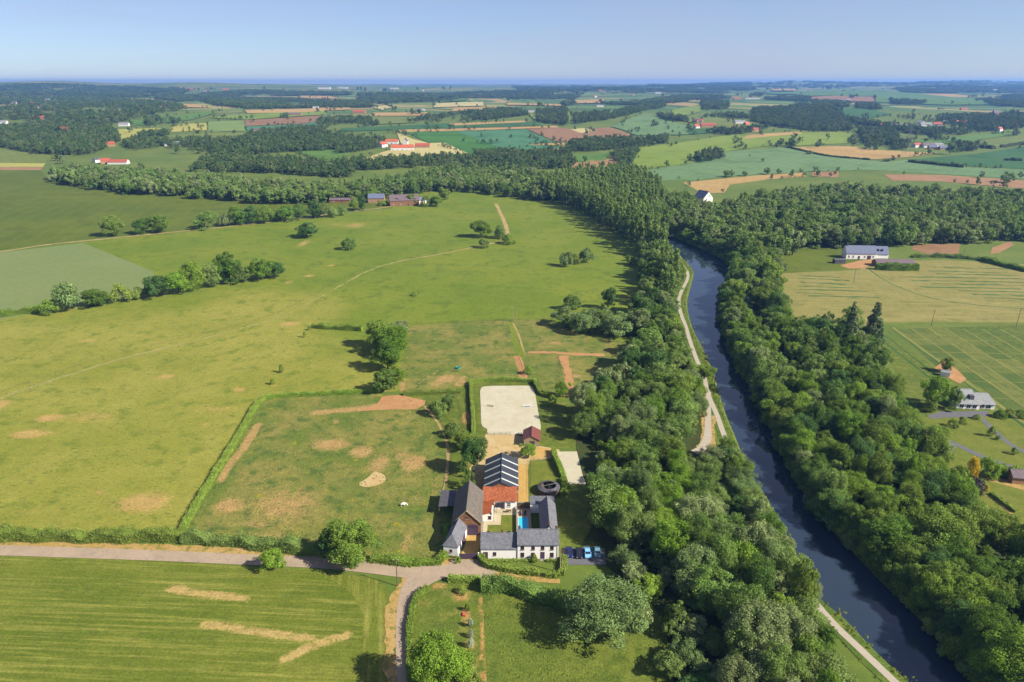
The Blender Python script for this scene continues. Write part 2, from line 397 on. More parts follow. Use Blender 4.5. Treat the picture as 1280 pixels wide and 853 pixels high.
# --- buildings
M['white'] = plain('white_render', (0.74, 0.71, 0.68, 1), 0.05, 2.0, 0.85, 0.2, streak=((0.55, 0.52, 0.48, 1), 1.3, 0.25))
M['slate'] = roof_mat('grey_slates', alb(122, 124, 142), alb(136, 136, 152))
M['slate_dark'] = roof_mat('dark_slates', alb(96, 96, 112), alb(112, 110, 122))
M['slate_brown'] = roof_mat('brown_grey_slates', alb(116, 108, 106), alb(130, 122, 118), moss=alb(96, 92, 84))
M['tile'] = roof_mat('orange_clay_tiles', alb(190, 108, 70), alb(170, 92, 62), rows=0.35, var=0.34, moss=alb(142, 96, 80))
M['tile_new'] = roof_mat('bright_orange_tiles', alb(202, 114, 68), alb(188, 102, 62), rows=0.35, var=0.2)
M['redmetal'] = roof_mat('red_brown_sheet', alb(150, 88, 80), alb(132, 76, 72), var=0.1, rough=0.5)
M['metal_dark'] = roof_mat('anthracite_sheet', alb(66, 72, 88), alb(74, 78, 94), var=0.06, rough=0.55)
M['skylight'] = plain('white_skylight_sheet', alb(222, 226, 232), 0.03, rough=0.4)
M['brick'] = roof_mat('weathered_brick', alb(172, 124, 92), alb(150, 108, 84), rows=0.3, var=0.25)
M['brick_far'] = roof_mat('pale_brick', alb(206, 160, 126), alb(190, 146, 116), rows=0.4, var=0.15)
M['glass'] = plain('dark_window_glass', (0.015, 0.018, 0.03, 1), 0.1, rough=0.08, spec=0.5)
M['frame'] = plain('dark_red_frame', (0.10, 0.04, 0.05, 1), 0.1)
M['wframe'] = plain('white_frame', (0.7, 0.7, 0.7, 1), 0.03)
M['sill'] = plain('stone_sill', alb(170, 165, 160), 0.1)
M['door'] = plain('dark_door', (0.06, 0.04, 0.07, 1), 0.1)
M['wood'] = plain('weathered_timber', alb(122, 104, 88), 0.25, 0.5)
M['wood_pale'] = plain('pale_timber', alb(190, 172, 146), 0.15, 0.5)
M['black'] = plain('black_metal', (0.02, 0.02, 0.024, 1), 0.1, rough=0.5)
M['grey_metal'] = plain('galvanised_steel', alb(160, 164, 170), 0.1, rough=0.4, metal=0.6)
M['terrace'] = plain('cream_paving', alb(214, 200, 174), 0.08, 0.9)
M['pink_paving'] = plain('pinkish_paving', alb(206, 182, 170), 0.1, 0.9)
M['chimney'] = plain('chimney_brick', alb(120, 92, 88), 0.15, 0.4)
def pool_mat():
    m = NT('pool_water'); m.val(m.b.inputs['Base Color'], m.mix(m.noise(1.2, 3), (0.02, 0.34, 0.62, 1), (0.04, 0.42, 0.68, 1)))
    m.b.inputs['Roughness'].default_value = 0.05; m.bump(m.noise(0.6, 2), 0.08, 0.05); return m.m
M['pool'] = pool_mat()
M['bark'] = plain('bark', (0.085, 0.065, 0.045, 1), 0.3, 0.6)
# --- leaves
L = {
 'broad':  leaf_mat('broadleaf_foliage', (0.060, 0.116, 0.015, 1), (0.120, 0.169, 0.028, 1), (0.048, 0.098, 0.025, 1)),
 'wood':   leaf_mat('woodland_foliage', (0.072, 0.127, 0.025, 1), (0.120, 0.167, 0.044, 1), (0.138, 0.174, 0.067, 1)),
 'fresh':  leaf_mat('fresh_green_foliage', (0.095, 0.174, 0.017, 1), (0.131, 0.198, 0.025, 1)),
 'willow': leaf_mat('silvery_willow_foliage', (0.087, 0.137, 0.042, 1), (0.108, 0.150, 0.053, 1), None, 0.25),
 'poplar': leaf_mat('poplar_foliage', (0.089, 0.147, 0.032, 1), (0.124, 0.171, 0.046, 1)),
 'conifer': leaf_mat('conifer_foliage', (0.050, 0.074, 0.030, 1), (0.074, 0.090, 0.042, 1), None, 0.1),
 'hedge':  leaf_mat('hedge_foliage', (0.094, 0.150, 0.019, 1), (0.130, 0.171, 0.032, 1), None, 0.25),
 'yellow': leaf_mat('golden_foliage', (0.38, 0.26, 0.014, 1), (0.42, 0.29, 0.02, 1)),
 'purple': leaf_mat('purple_foliage', (0.034, 0.026, 0.038, 1), (0.042, 0.030, 0.042, 1), None, 0.1),
 'grey':   leaf_mat('silver_shrub_foliage', (0.22, 0.27, 0.20, 1), (0.25, 0.29, 0.22, 1)),
 'far':    leaf_mat('far_foliage', (0.037, 0.071, 0.017, 1), (0.064, 0.096, 0.024, 1), (0.081, 0.106, 0.038, 1), 0.2),
 'grass':  leaf_mat('tall_grass', (0.130, 0.165, 0.026, 1), (0.175, 0.190, 0.044, 1), None, 0.35),
}

# ------------------------------------------------------------------ the ground sheet with the river bed
def smooth_px(pts, step, z=0.0, f=None): return smooth_line(PP(pts, z, f), step)
BANK_L = smooth_px([(1232, 950), (1183, 900), (1135, 853), (1094, 815), (1051, 770), (1017, 741), (993, 693), (966, 643), (954, 617), (937, 594), (927, 572), (915, 541), (907, 522), (896, 490), (889, 462), (875, 432), (865, 412), (859, 394), (857, 375), (861, 358), (865, 340), (858, 329), (846, 316), (828, 302), (800, 291)], 3.0)
BANK_R = smooth_px([(1320, 950), (1272, 900), (1227, 853), (1200, 822), (1158, 773), (1126, 742), (1080, 697), (1040, 655), (1010, 615), (988, 580), (972, 545), (955, 510), (938, 478), (920, 445), (908, 415), (903, 390), (905, 368), (912, 350), (916, 336), (902, 322), (878, 311), (850, 299), (820, 288)], 3.0)
RIVER = BANK_L + BANK_R[::-1]
RIVER_LINE = RIVER + RIVER[:1]
def inset(poly, d):
    n = len(poly); A = sum(poly[i][0] * poly[(i + 1) % n][1] - poly[(i + 1) % n][0] * poly[i][1] for i in range(n))
    s = 1 if A > 0 else -1; out = []
    for i in range(n):
        a, b, c = np.array(poly[i - 1]), np.array(poly[i]), np.array(poly[(i + 1) % n])
        t = (c - a); t = t / (np.linalg.norm(t) + 1e-9); out.append(tuple(b + s * d * np.array((-t[1], t[0]))))
    return out
RIVER_IN = inset(RIVER, 2.2)
BED = -2.0
rows = [-400, -250, -120, -40, 20, 60]
while rows[-1] < 13000: rows.append(rows[-1] + max(3.0, rows[-1] * 0.022))
cols = np.linspace(-1.5, 1.5, 137)
FAN = []
for r_ in rows:
    w = max(abs(r_), 250.0) if r_ < 250 else r_
    FAN += [(c_ * w, r_) for c_ in (cols if r_ >= 60 else cols[::6])]
FAN = np.array(FAN)
def cdt(points, edges):
    vs_, es_, fs_, *_ = delaunay_2d_cdt([Vector(p) for p in points], edges, [], 0, 1e-4)
    return vs_, fs_
def make_ground():
    pts = FAN[dist_line(RIVER_LINE, FAN[:, 0], FAN[:, 1]) > 1.2]
    pts = pts[dist_line(RIVER_IN + RIVER_IN[:1], pts[:, 0], pts[:, 1]) > 0.8]
    pl = [tuple(p) for p in pts]; ed = []
    for ring in (RIVER, RIVER_IN):
        b = len(pl); n = len(ring); pl += ring; ed += [(b + i, b + (i + 1) % n) for i in range(n)]
    V, Fc = cdt(pl, ed)
    X = np.array([v[0] for v in V]); Y = np.array([v[1] for v in V])
    Z = hgt(X, Y); ins = inside(RIVER, X, Y); d = dist_line(RIVER_LINE, X, Y)
    Z = Z + np.where(ins & (d > 0.3), BED * np.clip(d / 2.0, 0, 1), 0)
    me = bpy.data.meshes.new('ground'); me.from_pydata(list(zip(X.tolist(), Y.tolist(), Z.tolist())), [], Fc)
    o = link_mesh('ground', me, M['ground'], smooth=True)
    return tag(o, 'wide rolling countryside reaching to the horizon', None, None, 'structure')
make_ground()
LAY = [0]
def lift(layer, y): return layer * (0.012 + 4.0e-4 * np.maximum(np.asarray(y, float) - 790, 0)) + (LAY[0] % 17) * 0.0006 * (layer > 0)

def sheet(name, poly, mat, layer, res=None, attrs=None, label=None, kind='structure', edge=None, z=None, parent=None):
    """a field or yard: its own sheet laid on the terrain"""
    LAY[0] += 1; poly = [tuple(p) for p in poly]
    A = np.array(poly); x0, y0 = A.min(0); x1, y1 = A.max(0)
    ln = []
    for i in range(len(poly)):
        a, b = A[i], A[(i + 1) % len(poly)]
        e = edge or max(2.0, (a[1] + b[1]) / 2 * 0.025)
        n = max(1, int(np.linalg.norm(b - a) / e))
        ln += [tuple(a + (b - a) * k / n) for k in range(n)]
    if res:
        gx, gy = np.meshgrid(np.arange(x0, x1, res), np.arange(y0, y1, res)); g = np.stack([gx.ravel(), gy.ravel()], 1) + RNG.uniform(-.2, .2, (gx.size, 2)) * res
    else: g = FAN[(FAN[:, 0] > x0) & (FAN[:, 0] < x1) & (FAN[:, 1] > y0) & (FAN[:, 1] < y1)]
    if len(g):
        g = g[inside(ln, g[:, 0], g[:, 1])]
        if len(g): g = g[dist_line(ln + ln[:1], g[:, 0], g[:, 1]) > (res * 0.4 if res else 1.0)]
    pl = [tuple(p) for p in ln] + [tuple(p) for p in g]
    n = len(ln)
    vs_, es_, fs_, *_ = delaunay_2d_cdt([Vector(p) for p in pl], [(i, (i + 1) % n) for i in range(n)], [], 1, 1e-4)
    X = np.array([v[0] for v in vs_]); Y = np.array([v[1] for v in vs_])
    Z = (hgt(X, Y) if z is None else z) + lift(layer, Y)
    keep = inside(ln, np.array([sum(X[i] for i in f) / len(f) for f in fs_]), np.array([sum(Y[i] for i in f) / len(f) for f in fs_]))
    me = bpy.data.meshes.new(name); me.from_pydata(list(zip(X.tolist(), Y.tolist(), Z.tolist())), [], [f for f, k in zip(fs_, keep) if k])
    for k, fn in (attrs or {}).items():
        a = me.attributes.new(k, 'FLOAT', 'POINT'); a.data.foreach_set('value', np.asarray(fn(X, Y), np.float32))
    me.update()
    # upward faces
    if len(me.polygons) and me.polygons[0].normal.z < 0: me.flip_normals()
    o = link_mesh(name, me, mat, parent, smooth=True)
    return tag(o, label, None, None, kind)

def ribbon(name, line, width, mat, layer, label=None, kind='structure', ragged=0.0, parent=None, z=0.0):
    """a track or road following a smooth centre line"""
    LAY[0] += 1; p = np.array(line); t = np.gradient(p, axis=0); t /= np.linalg.norm(t, axis=1)[:, None] + 1e-9
    nrm = np.stack([-t[:, 1], t[:, 0]], 1); w = np.full(len(p), width / 2) if np.isscalar(width) else np.interp(np.linspace(0, 1, len(p)), np.linspace(0, 1, len(width)), width) / 2
    v, f = [], []
    for k, s in enumerate((-1, -0.33, 0.33, 1)):
        q = p + nrm * (s * (w + (RNG.normal(0, ragged, len(p)) if ragged and abs(s) == 1 else 0)))[:, None]
        v.append(np.stack([q[:, 0], q[:, 1], hgt(q[:, 0], q[:, 1]) + lift(layer, q[:, 1]) + z], 1))
    n = len(p); V = np.concatenate(v)
    for k in range(3): f += [(k * n + i, (k + 1) * n + i, (k + 1) * n + i + 1, k * n + i + 1) for i in range(n - 1)]
    me = bpy.data.meshes.new(name); me.from_pydata(V.tolist(), [], f); me.update()
    if me.polygons[0].normal.z < 0: me.flip_normals()
    return tag(link_mesh(name, me, mat, parent, smooth=True), label, None, None, kind)

sheet('river', inset(RIVER, 0.25), M['water'], 0, z=-0.9, label='dark blue river winding between wooded banks')

def patches(items, lines=()):
    """the 'soil' value from worn patches given in photo pixels (x, y, rx, ry, strength)"""
    W = []
    for (px, py, rx, ry, s) in items:
        c = P(px, py); a = P(px + rx, py); b = P(px, py - ry); e = P(px, py + ry)
        W.append((c[0], (b[1] + e[1]) / 2, abs(a[0] - c[0]), abs(b[1] - e[1]) / 2, s))
    LN = [(PP(l), w, s) for l, w, s in lines]
    def fn(x, y):
        r = np.zeros(len(x))
        for cx, cy_, rx, ry, s in W:
            d = np.hypot((x - cx) / rx, (y - cy_) / ry); r = np.maximum(r, s * np.clip(1.25 - 0.68 * d, 0, 1))
        for l, w, s in LN:
            d = dist_line(l, x, y) / (w / 2); r = np.maximum(r, s * np.clip(1.3 - 0.8 * d, 0, 1))
        return r
    return fn

# ---- the great pasture left of the farm (green above, drier below)
def pasture_mat():
    m = NT('pasture')
    green = m.mix(m.step(m.noise(70, 4, 0.6), 0.35, 0.65), alb(114, 138, 32), alb(134, 148, 44))
    green = m.mix(m.step(m.noise(11, 4, 0.65), 0.5, 0.68), green, alb(102, 126, 30))
    dry = m.mix(m.step(m.noise(50, 4, 0.6), 0.35, 0.65), alb(149, 153, 58), alb(167, 165, 76))
    dry = m.mix(m.step(m.noise(9, 4, 0.65), 0.5, 0.68), dry, alb(126, 140, 48))
    k = m.math('ADD', m.attr('dry'), m.math('MULTIPLY', m.math('SUBTRACT', m.noise(28, 4, 0.65), 0.5), 0.7))
    col = m.mix(m.step(k, 0.25, 0.75), green, dry)
    v = m.rotated(R(18), (1 / 40, 1 / 2.2, 1))
    col = m.mix(m.math('MULTIPLY', m.step(m.noise(1.0, 3, 0.7, v), 0.5, 0.7), 0.22), col, alb(166, 164, 88))
    col = m.mix(m.math('MULTIPLY', m.step(m.noise(1.5, 2, 0.5, m.mapped((0.55, 1.4, 1))), 0.63, 0.70), 0.8), col, alb(82, 112, 40))
    e = m.math('ADD', m.attr('soil'), m.math('MULTIPLY', m.math('SUBTRACT', m.math('ADD', m.noise(3.2, 5, 0.72), m.noise(.8, 3, .7)), 1.0), 0.85))
    col = m.mix(m.math('MULTIPLY', m.step(e, 0.36, 0.75), 0.85), col, m.mix(m.noise(5, 3), alb(208, 180, 114), alb(196, 156, 100)))
    f = m.noise(0.9, 3, 0.7)
    col = m.scale(col, m.math('MULTIPLY', m.rng(f, 0.25, 0.75, 0.76, 1.24), m.rng(m.noise(4, 3, 0.7), 0.25, 0.75, 0.88, 1.12)))
    m.bump(f, 0.5, 0.25)
    return m.done(col)
PAST = PP([(-220, 338), (0, 316), (110, 302), (250, 288), (380, 273), (490, 261), (500, 240), (600, 234), (690, 242), (760, 278), (808, 320), (806, 420), (790, 440), (745, 474), (705, 500), (600, 488), (480, 490), (345, 496), (325, 503), (228, 664), (-220, 668)])
_l0, _l1 = P(380, 340), P(600, 520)
def dry_fn(x, y):
    # signed distance from a line running between the drier lower-left and the greener upper-right
    t = np.array(_l1) - np.array(_l0); nn = np.array((-t[1], t[0])); nn /= np.linalg.norm(nn)
    s = (x - _l0[0]) * nn[0] + (y - _l0[1]) * nn[1]
    c = P(350, 385); far = np.clip(1.2 - np.hypot((x - c[0]) / 45, (y - c[1]) / 55), 0, 1)
    return np.clip(np.clip(-s / 90 + 0.35, 0, 1) * np.clip((470 - y) / 200, 0, 1) + 0.7 * far, 0, 1)
soil_p = patches([(37, 543, 24, 5, 1), (61, 523, 16, 5, .9), (110, 522, 40, 9, .55), (180, 629, 36, 13, .85), (125, 617, 14, 5, .6), (207, 471, 10, 3, .9), (300, 487, 11, 3, .85), (270, 512, 40, 7, .5), (256, 531, 10, 4, .6), (110, 426, 12, 2, .8), (2, 506, 9, 6, .9), (444, 282, 16, 4, .6), (421, 281, 14, 3, .5), (379, 305, 6, 5, .7), (361, 353, 6, 2, .7), (386, 345, 8, 1.5, .8), (414, 332, 5, 1.5, .8), (362, 405, 13, 3, .8), (343, 483, 6, 2, .7), (524, 372, 2, 3, .6), (40, 640, 50, 12, .42), (60, 440, 50, 12, .35), (540, 275, 30, 4, .35)])
sheet('pasture', PAST, pasture_mat(), 1, res=2.6, attrs={'dry': dry_fn, 'soil': soil_p}, label='great olive green pasture sloping away left of the farm')
TEAL = PP([(-120, 336), (0, 316), (104, 304), (193, 340), (186, 356), (172, 370), (120, 380), (60, 388), (0, 400), (-120, 420)])
sheet('crop_field', TEAL, M['teal'], 2, label='bluish green young crop field with straight edges at the left')
sheet('meadow', PP([(-120, 330), (0, 313), (104, 300), (250, 286), (380, 270), (490, 258), (500, 238), (560, 236), (640, 238), (520, 240), (400, 247), (300, 250), (230, 246), (150, 236), (60, 222), (50, 214), (0, 210), (-120, 205)]), M['hill'], 2, label='smooth green hillside meadow above the track at the left')
sheet('crop_field', PP([(-60, 180), (0, 186), (70, 196), (58, 204), (0, 204), (-60, 204)]), FF['olive'], 2, label='olive crop field at the far left edge')
sheet('crop_field', PP([(-60, 204), (0, 204), (57, 204.5), (54, 209), (0, 209), (-60, 209)]), FF['yellow'], 2, label='narrow pale yellow crop strip at the far left edge')
sheet('crop_field', PP([(-60, 209), (0, 209), (54, 209.5), (50, 213), (0, 213), (-60, 213)]), FF['red'], 2, label='narrow red brown soil strip at the far left edge')

# ---- mown field in the lower left corner
MOWN = PP([(-120, 696), (0, 695), (200, 700.5), (320, 710), (400, 714), (440, 718), (470, 724), (484, 735), (488, 755), (486, 800), (490, 853), (492, 930), (-160, 930)])
soil_m = patches([(222, 735, 13, 4, .9)], [([(216, 737), (240, 741), (306, 748)], 2.6, 1.0), ([(257, 780), (300, 787), (385, 798)], 2.7, .95), ([(385, 798), (405, 803)], 2.5, .5), ([(356, 824), (395, 806), (434, 794)], 2.7, 1.0)])
sheet('hay_meadow', MOWN, M['mown'], 1, res=1.6, attrs={'soil': soil_m}, label='freshly mown striped grass field in the lower corner below the road')
sheet('headland', PP([(395, 716), (440, 719), (470, 725), (483, 736), (487, 755), (485, 800), (489, 853), (491, 930), (455, 930), (450, 853), (452, 800), (455, 770), (440, 742), (418, 728)]), M['mown_curve'], 2, label='curved mown headland along the lane')

# ---- horse paddock in front of the farm
PADD = PP([(234, 662), (283, 580), (330, 503), (345, 498), (470, 493), (500, 494), (532, 500), (549, 530), (560, 562), (557, 600), (553, 628), (560, 660), (548, 700), (470, 700), (400, 690), (330, 684), (235, 676)])
soil_d = patches([(413, 556, 22, 6, 1), (452, 565, 13, 7, 1), (517, 579, 16, 9, 1), (474, 580, 15, 13, .75), (503, 571, 11, 7, .7), (285, 633, 17, 9, .95), (355, 632, 46, 22, .72), (320, 655, 30, 8, .6), (509, 679, 7, 14, .7), (517, 625, 22, 12, .5), (420, 527, 6, 4, .7), (545, 610, 8, 20, .55), (330, 670, 60, 7, .5), (300, 600, 18, 30, .35)],
                 [([(323, 531), (305, 560), (283, 585), (276, 600)], 3.6, .95), ([(395, 516), (440, 512), (480, 506)], 5.0, .85), ([(492, 512), (491, 535), (489, 545)], 0.8, .5)])
pad_o = sheet('paddock', PADD, M['paddock'], 3, res=1.2, attrs={'soil': soil_d}, label='worn horse paddock with bare earth patches beside the brick barn')
sheet('bare_earth', PP([(478, 496), (500, 494), (532, 501), (531, 506), (520, 512), (495, 512), (470, 513), (440, 515), (470, 507)]), M['soilred'], 4, label='trodden red earth in the top corner of the paddock')
sheet('bare_earth', smooth_line(PP([(469, 589), (480, 594), (481, 602), (470, 607), (456, 609), (449, 605), (459, 598), (469, 589)]), 0.6)[:-1], M['yard'], 4, label='pale sandy rolling patch in the paddock')
ribbon('path', smooth_px([(531, 508), (545, 525), (557, 548), (560, 570), (557, 600), (551, 628)], 1.5), 1.0, M['track'], 5, 'narrow trodden path along the paddock fence', ragged=0.12)
# ---- paddocks above the arena
soil_n = patches([(558, 474, 15, 5, .95), (602, 442, 22, 4, .4), (596, 466, 8, 3, .4), (600, 455, 6, 2, .4), (545, 480, 10, 4, .7), (694, 429, 7, 2, .9), (720, 470, 8, 3, .7), (630, 400, 30, 4, .3)], [([(520, 482), (552, 460)], 0.8, .8), ([(503, 470), (503, 495)], 2.6, .9), ([(570, 483), (580, 470), (578, 488)], 2.4, .8)])
sheet('paddock', PP([(512, 408), (560, 404), (636, 401), (648, 470), (655, 480), (600, 478), (560, 486), (500, 490), (498, 470), (506, 440)]), M['paddock'], 2, res=1.6, attrs={'soil': soil_n}, label='grazed paddock between the tree row and the arena')
sheet('paddock', PP([(642, 401), (690, 399), (705, 409), (760, 424), (792, 428), (785, 440), (745, 474), (722, 496), (680, 495), (655, 485), (655, 444), (648, 425)]), M['paddock'], 2, res=1.6, attrs={'soil': soil_n}, label='small paddock with a red earth crossing below the willows')
ribbon('path', smooth_px([(660, 441), (690, 441), (720, 443), (756, 444)], 1.5), 3.0, M['soilred'], 4, 'red earth path across the small paddock', ragged=.3)
ribbon('path', smooth_px([(704, 445), (708, 460), (712, 478), (712, 496)], 1.5), [4.6, 3.2, 3.5, 5.0], M['soilred'], 5, 'red earth path running down beside the timber rail', ragged=.3)
ribbon('path', smooth_px([(646, 445), (650, 455), (655, 474)], 1.5), 3.4, M['soilred'], 4, 'red earth gateway path above the arena', ragged=.3)
ribbon('path', smooth_px([(641, 404), (648, 418), (655, 440)], 1.5), 0.9, M['track'], 4, 'thin pale path beside the upper paddock', ragged=.1)
# ---- orchard strip, garden and farm grounds
soil_o = patches([(583, 523, 6, 8, .9), (545, 555, 5, 10, .4)])
sheet('orchard', PP([(505, 492), (578, 484), (592, 480), (597, 545), (608, 550), (601, 575), (590, 602), (575, 612), (556, 612), (561, 570), (549, 530)]), M['orchard'], 4, res=1.5, attrs={'soil': soil_o}, label='grassy orchard strip between paddock and stable')
sheet('lawn', PP([(592, 478), (672, 474), (684, 500), (722, 505), (735, 560), (705, 560), (680, 562), (668, 555), (605, 552), (597, 540)]), M['orchard'], 3, res=2.0, attrs={'soil': lambda x, y: np.zeros(len(x))}, label='grass around the sand riding arena')
# sand arena with rounded corners, a slightly raised sheet
ARENA = smooth_line(PP([(600, 490), (602, 485), (609, 483.2), (640, 482.6), (660, 482.8), (666, 485), (668.5, 491), (673, 517), (676, 534), (674, 541), (668, 543.5), (640, 543.8), (611, 543), (609, 537), (602, 531), (601, 510), (600, 490)]), 1.0)[:-1]
sheet('sand_arena', ARENA, M['sand'], 6, res=2.0, z=0.05, label='pale sand riding arena with rounded corners')
sheet('farm_yard', [(-14.5, 196), (-11.5, 205), (-9.6, 221), (0, 220.6), (3.6, 219), (4.4, 213.5), (8, 212.5), (12.5, 211.0), (16.5, 209.5), (17, 204.2), (12, 203), (6.0, 201.8), (5.2, 196), (5.0, 175.2), (1.9, 175.2), (1.9, 178), (2.0, 196.5), (-8.8, 196.5), (-9, 178.6), (-12.2, 178.6), (-12.0, 186)], M['yard'], 5, label='sandy yard around the long stable')
sheet('gravel_drive', [(1.9, 174.8), (5.0, 174.8), (5.2, 196), (5.6, 199.5), (2.0, 199.5)], M['gold'], 6, label='golden gravel drive beside the long stable')
sheet('gravel_drive', [(6.4, 203.2), (12, 204.4), (15.2, 206.0), (15.4, 209.2), (12, 210.4), (9.0, 211.2), (7.0, 208)], M['gold'], 6, label='golden gravel path curving past the shed')
sheet('lawn', [(5.7, 178), (14.6, 178), (15.0, 200), (12, 202.3), (6.2, 201.2)], M['lawn'], 6, label='garden lawn around the round pen')
sheet('sand_paddock', [(15.6, 208), (23.2, 208.2), (25.2, 190), (24.2, 187.4), (18.2, 187.6)], M['sand'], 6, label='small sand paddock half in the shade of the wood')
sheet('lawn', [(13.2, 150), (27, 148), (31, 165), (28, 187), (15.5, 187), (13.2, 172)], M['orchard'], 4, label='shaded grass between house and wood')
# ---- woodland floors
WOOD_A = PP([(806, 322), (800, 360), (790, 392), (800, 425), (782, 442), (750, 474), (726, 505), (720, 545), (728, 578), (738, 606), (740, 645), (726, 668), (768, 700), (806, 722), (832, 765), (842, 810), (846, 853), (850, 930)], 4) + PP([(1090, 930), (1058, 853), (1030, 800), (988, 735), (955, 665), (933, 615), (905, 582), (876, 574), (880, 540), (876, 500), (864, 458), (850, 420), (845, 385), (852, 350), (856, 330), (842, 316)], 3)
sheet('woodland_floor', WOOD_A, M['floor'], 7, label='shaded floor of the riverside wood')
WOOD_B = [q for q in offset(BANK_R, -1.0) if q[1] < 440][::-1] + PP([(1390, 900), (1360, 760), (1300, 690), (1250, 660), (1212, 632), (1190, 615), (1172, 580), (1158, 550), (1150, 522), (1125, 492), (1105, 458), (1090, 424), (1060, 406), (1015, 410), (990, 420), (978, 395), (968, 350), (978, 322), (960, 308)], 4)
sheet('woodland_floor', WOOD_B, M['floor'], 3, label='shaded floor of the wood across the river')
# ---- river banks and towpath
ribbon('river_bank', offset(BANK_L[:-6], 2.6), 5.2, M['bank'], 8, 'grassy strip between towpath and water')
TOW = smooth_px([(1205, 930), (1152, 885), (1112, 847), (1073, 810), (1039, 777), (1003, 733), (979, 692), (953, 645), (935, 612), (920, 578), (905, 544), (896, 519), (885, 493), (880, 472), (870, 448), (862, 425), (857, 408), (851, 392), (848.5, 376), (853, 362), (859, 350), (859, 340), (852, 330)], 1.5)
ribbon('towpath', TOW, 1.9, M['path'], 11, 'pale grey towpath following the river')
ribbon('towpath_ramp', smooth_px([(886, 490), (885, 504), (885, 530), (884, 548), (878, 560), (868, 566)], 1.0), [1.8, 2.4, 2.3, 2.3, 3.0, 3.2], M['path'], 10, 'concrete ramp turning off the towpath')
ribbon('verge', smooth_px([(880, 496), (879, 520), (879, 548), (872, 560)], 1.0), 1.3, M['verge'], 9, 'dry verge along the ramp', ragged=.25)
ribbon('verge', smooth_px([(891, 520), (890, 535), (890, 560)], 1.0), 2.4, M['verge'], 9, 'dry grass wedge between ramp and towpath', ragged=.3)
# ---- roads
ROAD_W = smooth_px([(-140, 687), (0, 688.5), (100, 691.5), (200, 695), (300, 699.5), (360, 702), (420, 705.5), (470, 711), (515, 716), (560, 714), (600, 712)], 1.5)
ribbon('road_verge', offset(ROAD_W, 2.6), 4.4, M['verge'], 8, 'dry tan verge between hedge and lane', ragged=.35)
ribbon('road', ROAD_W, 4.3, M['road'], 9, 'pale tarmac lane crossing the picture to the farm gate')
ROAD_S = smooth_px([(545, 711), (528, 722), (515, 737), (507, 755), (504, 780), (504, 811), (507, 853), (512, 900), (520, 960)], 1.2)
ribbon('road_verge', offset(ROAD_S[4:], -2.9), 2.6, M['verge'], 8, 'dry verge on the field side of the side lane', ragged=.35)
ribbon('side_lane', ROAD_S, [9, 6.0, 3.9, 3.4, 3.4, 3.4, 3.4, 3.4, 3.4], M['road'], 10, 'narrow side lane leaving the junction towards the bottom edge')
sheet('gate_apron', PP([(560, 706), (566, 700), (598, 700.5), (606, 708), (622, 716), (610, 722), (580, 722), (545, 722), (520, 724), (500, 716), (530, 708)]), M['road'], 11, label='wide tarmac apron before the farm gate')
sheet('lane_verge', PP([(600, 708), (640, 713), (700, 722), (700, 730), (650, 727), (612, 720)]), M['verge'], 9, label='dry verge below the curved garden hedge')
# farm courtyard between barn and house
sheet('courtyard', [(-14.2, 151.2), (-8.9, 151.2), (-8.9, 162), (-12.6, 162), (-13.2, 156)], M['gold'], 9, label='gravel courtyard between gatehouse and house wing')
sheet('car_park', [(13.8, 148.5), (25, 148.5), (25.4, 155.4), (14.0, 155.6)], M['tarmac'], 9, label='dark tarmac parking strip beside the white house')
# ---- garden below the lane and the rough meadow
soil_g = patches([(548, 733, 14, 5, .8), (530, 755, 12, 8, .45), (577, 745, 10, 8, .8), (582, 770, 7, 12, .8), (585, 800, 5, 25, .5), (600, 845, 6, 5, .7)], [([(601, 748), (603, 800), (606, 853)], 1.2, .85), ([(592, 790), (595, 850)], 1.0, .5)])
sheet('garden', PP([(522, 742), (545, 729), (600, 724), (604, 745), (606, 800), (612, 930), (525, 930), (514, 853), (512, 790)]), M['orchard'], 4, res=1.0, attrs={'soil': soil_g}, label='rough garden plot beside the side lane')
sheet('meadow', PP([(604, 742), (640, 744), (700, 755), (800, 770), (845, 800), (860, 930), (612, 930), (606, 800)]), M['se_meadow'], 3, label='lush green meadow below the garden hedge')
# ---- right of the river
HAY = PP([(976, 342), (1075, 338), (1080, 326), (1150, 326), (1180, 325), (1300, 332), (1360, 335), (1360, 404), (1200, 404), (1100, 405), (1055, 410), (1000, 415), (992, 408), (980, 385)])
sheet('hay_field', HAY, M['stubble'], 3, label='pale cut hay field right of the river')
sheet('meadow', PP([(985, 312), (1060, 308), (1080, 312), (1078, 336), (976, 342), (978, 325)]), M['hill'], 2, label='green meadow beside the long white house')
ribbon('track', smooth_px([(1079, 333), (1095, 345), (1120, 358), (1160, 370), (1210, 377), (1290, 383)], 3), 1.2, M['worn'], 5, 'wheel track curving across the hay field')
ribbon('track', smooth_px([(1086, 337), (1103, 349), (1128, 361), (1165, 373), (1212, 380.5), (1290, 387)], 3), 1.0, FF['dark'], 5, 'green strip beside the wheel track')
for (x0, x1, y_) in ((1137, 1280, 347.5), (1140, 1290, 352), (1150, 1276, 360), (1198, 1290, 364.5), (996, 1062, 349.5), (1000, 1058, 354.5), (997, 1070, 359), (1000, 1085, 363), (1170, 1276, 343.5), (1160, 1250, 340), (1180, 1290, 336), (1165, 1290, 356), (1215, 1290, 369), (1230, 1290, 373.5), (1002, 1050, 346), (995, 1040, 367), (1010, 1100, 371)):
    ribbon('uncut_strip', smooth_px([(x0, y_ - 1), ((x0 + x1) / 2, y_), (x1, y_ + 1.5)], 4), 1.6, FF['dark'], 5, 'dark uncut strip in the hay field', ragged=.45)
ribbon('field_margin', smooth_px([(1100, 405), (1180, 404), (1300, 406)], 4), 4.0, FF['olive'], 5, 'grassy margin between hay field and nursery')
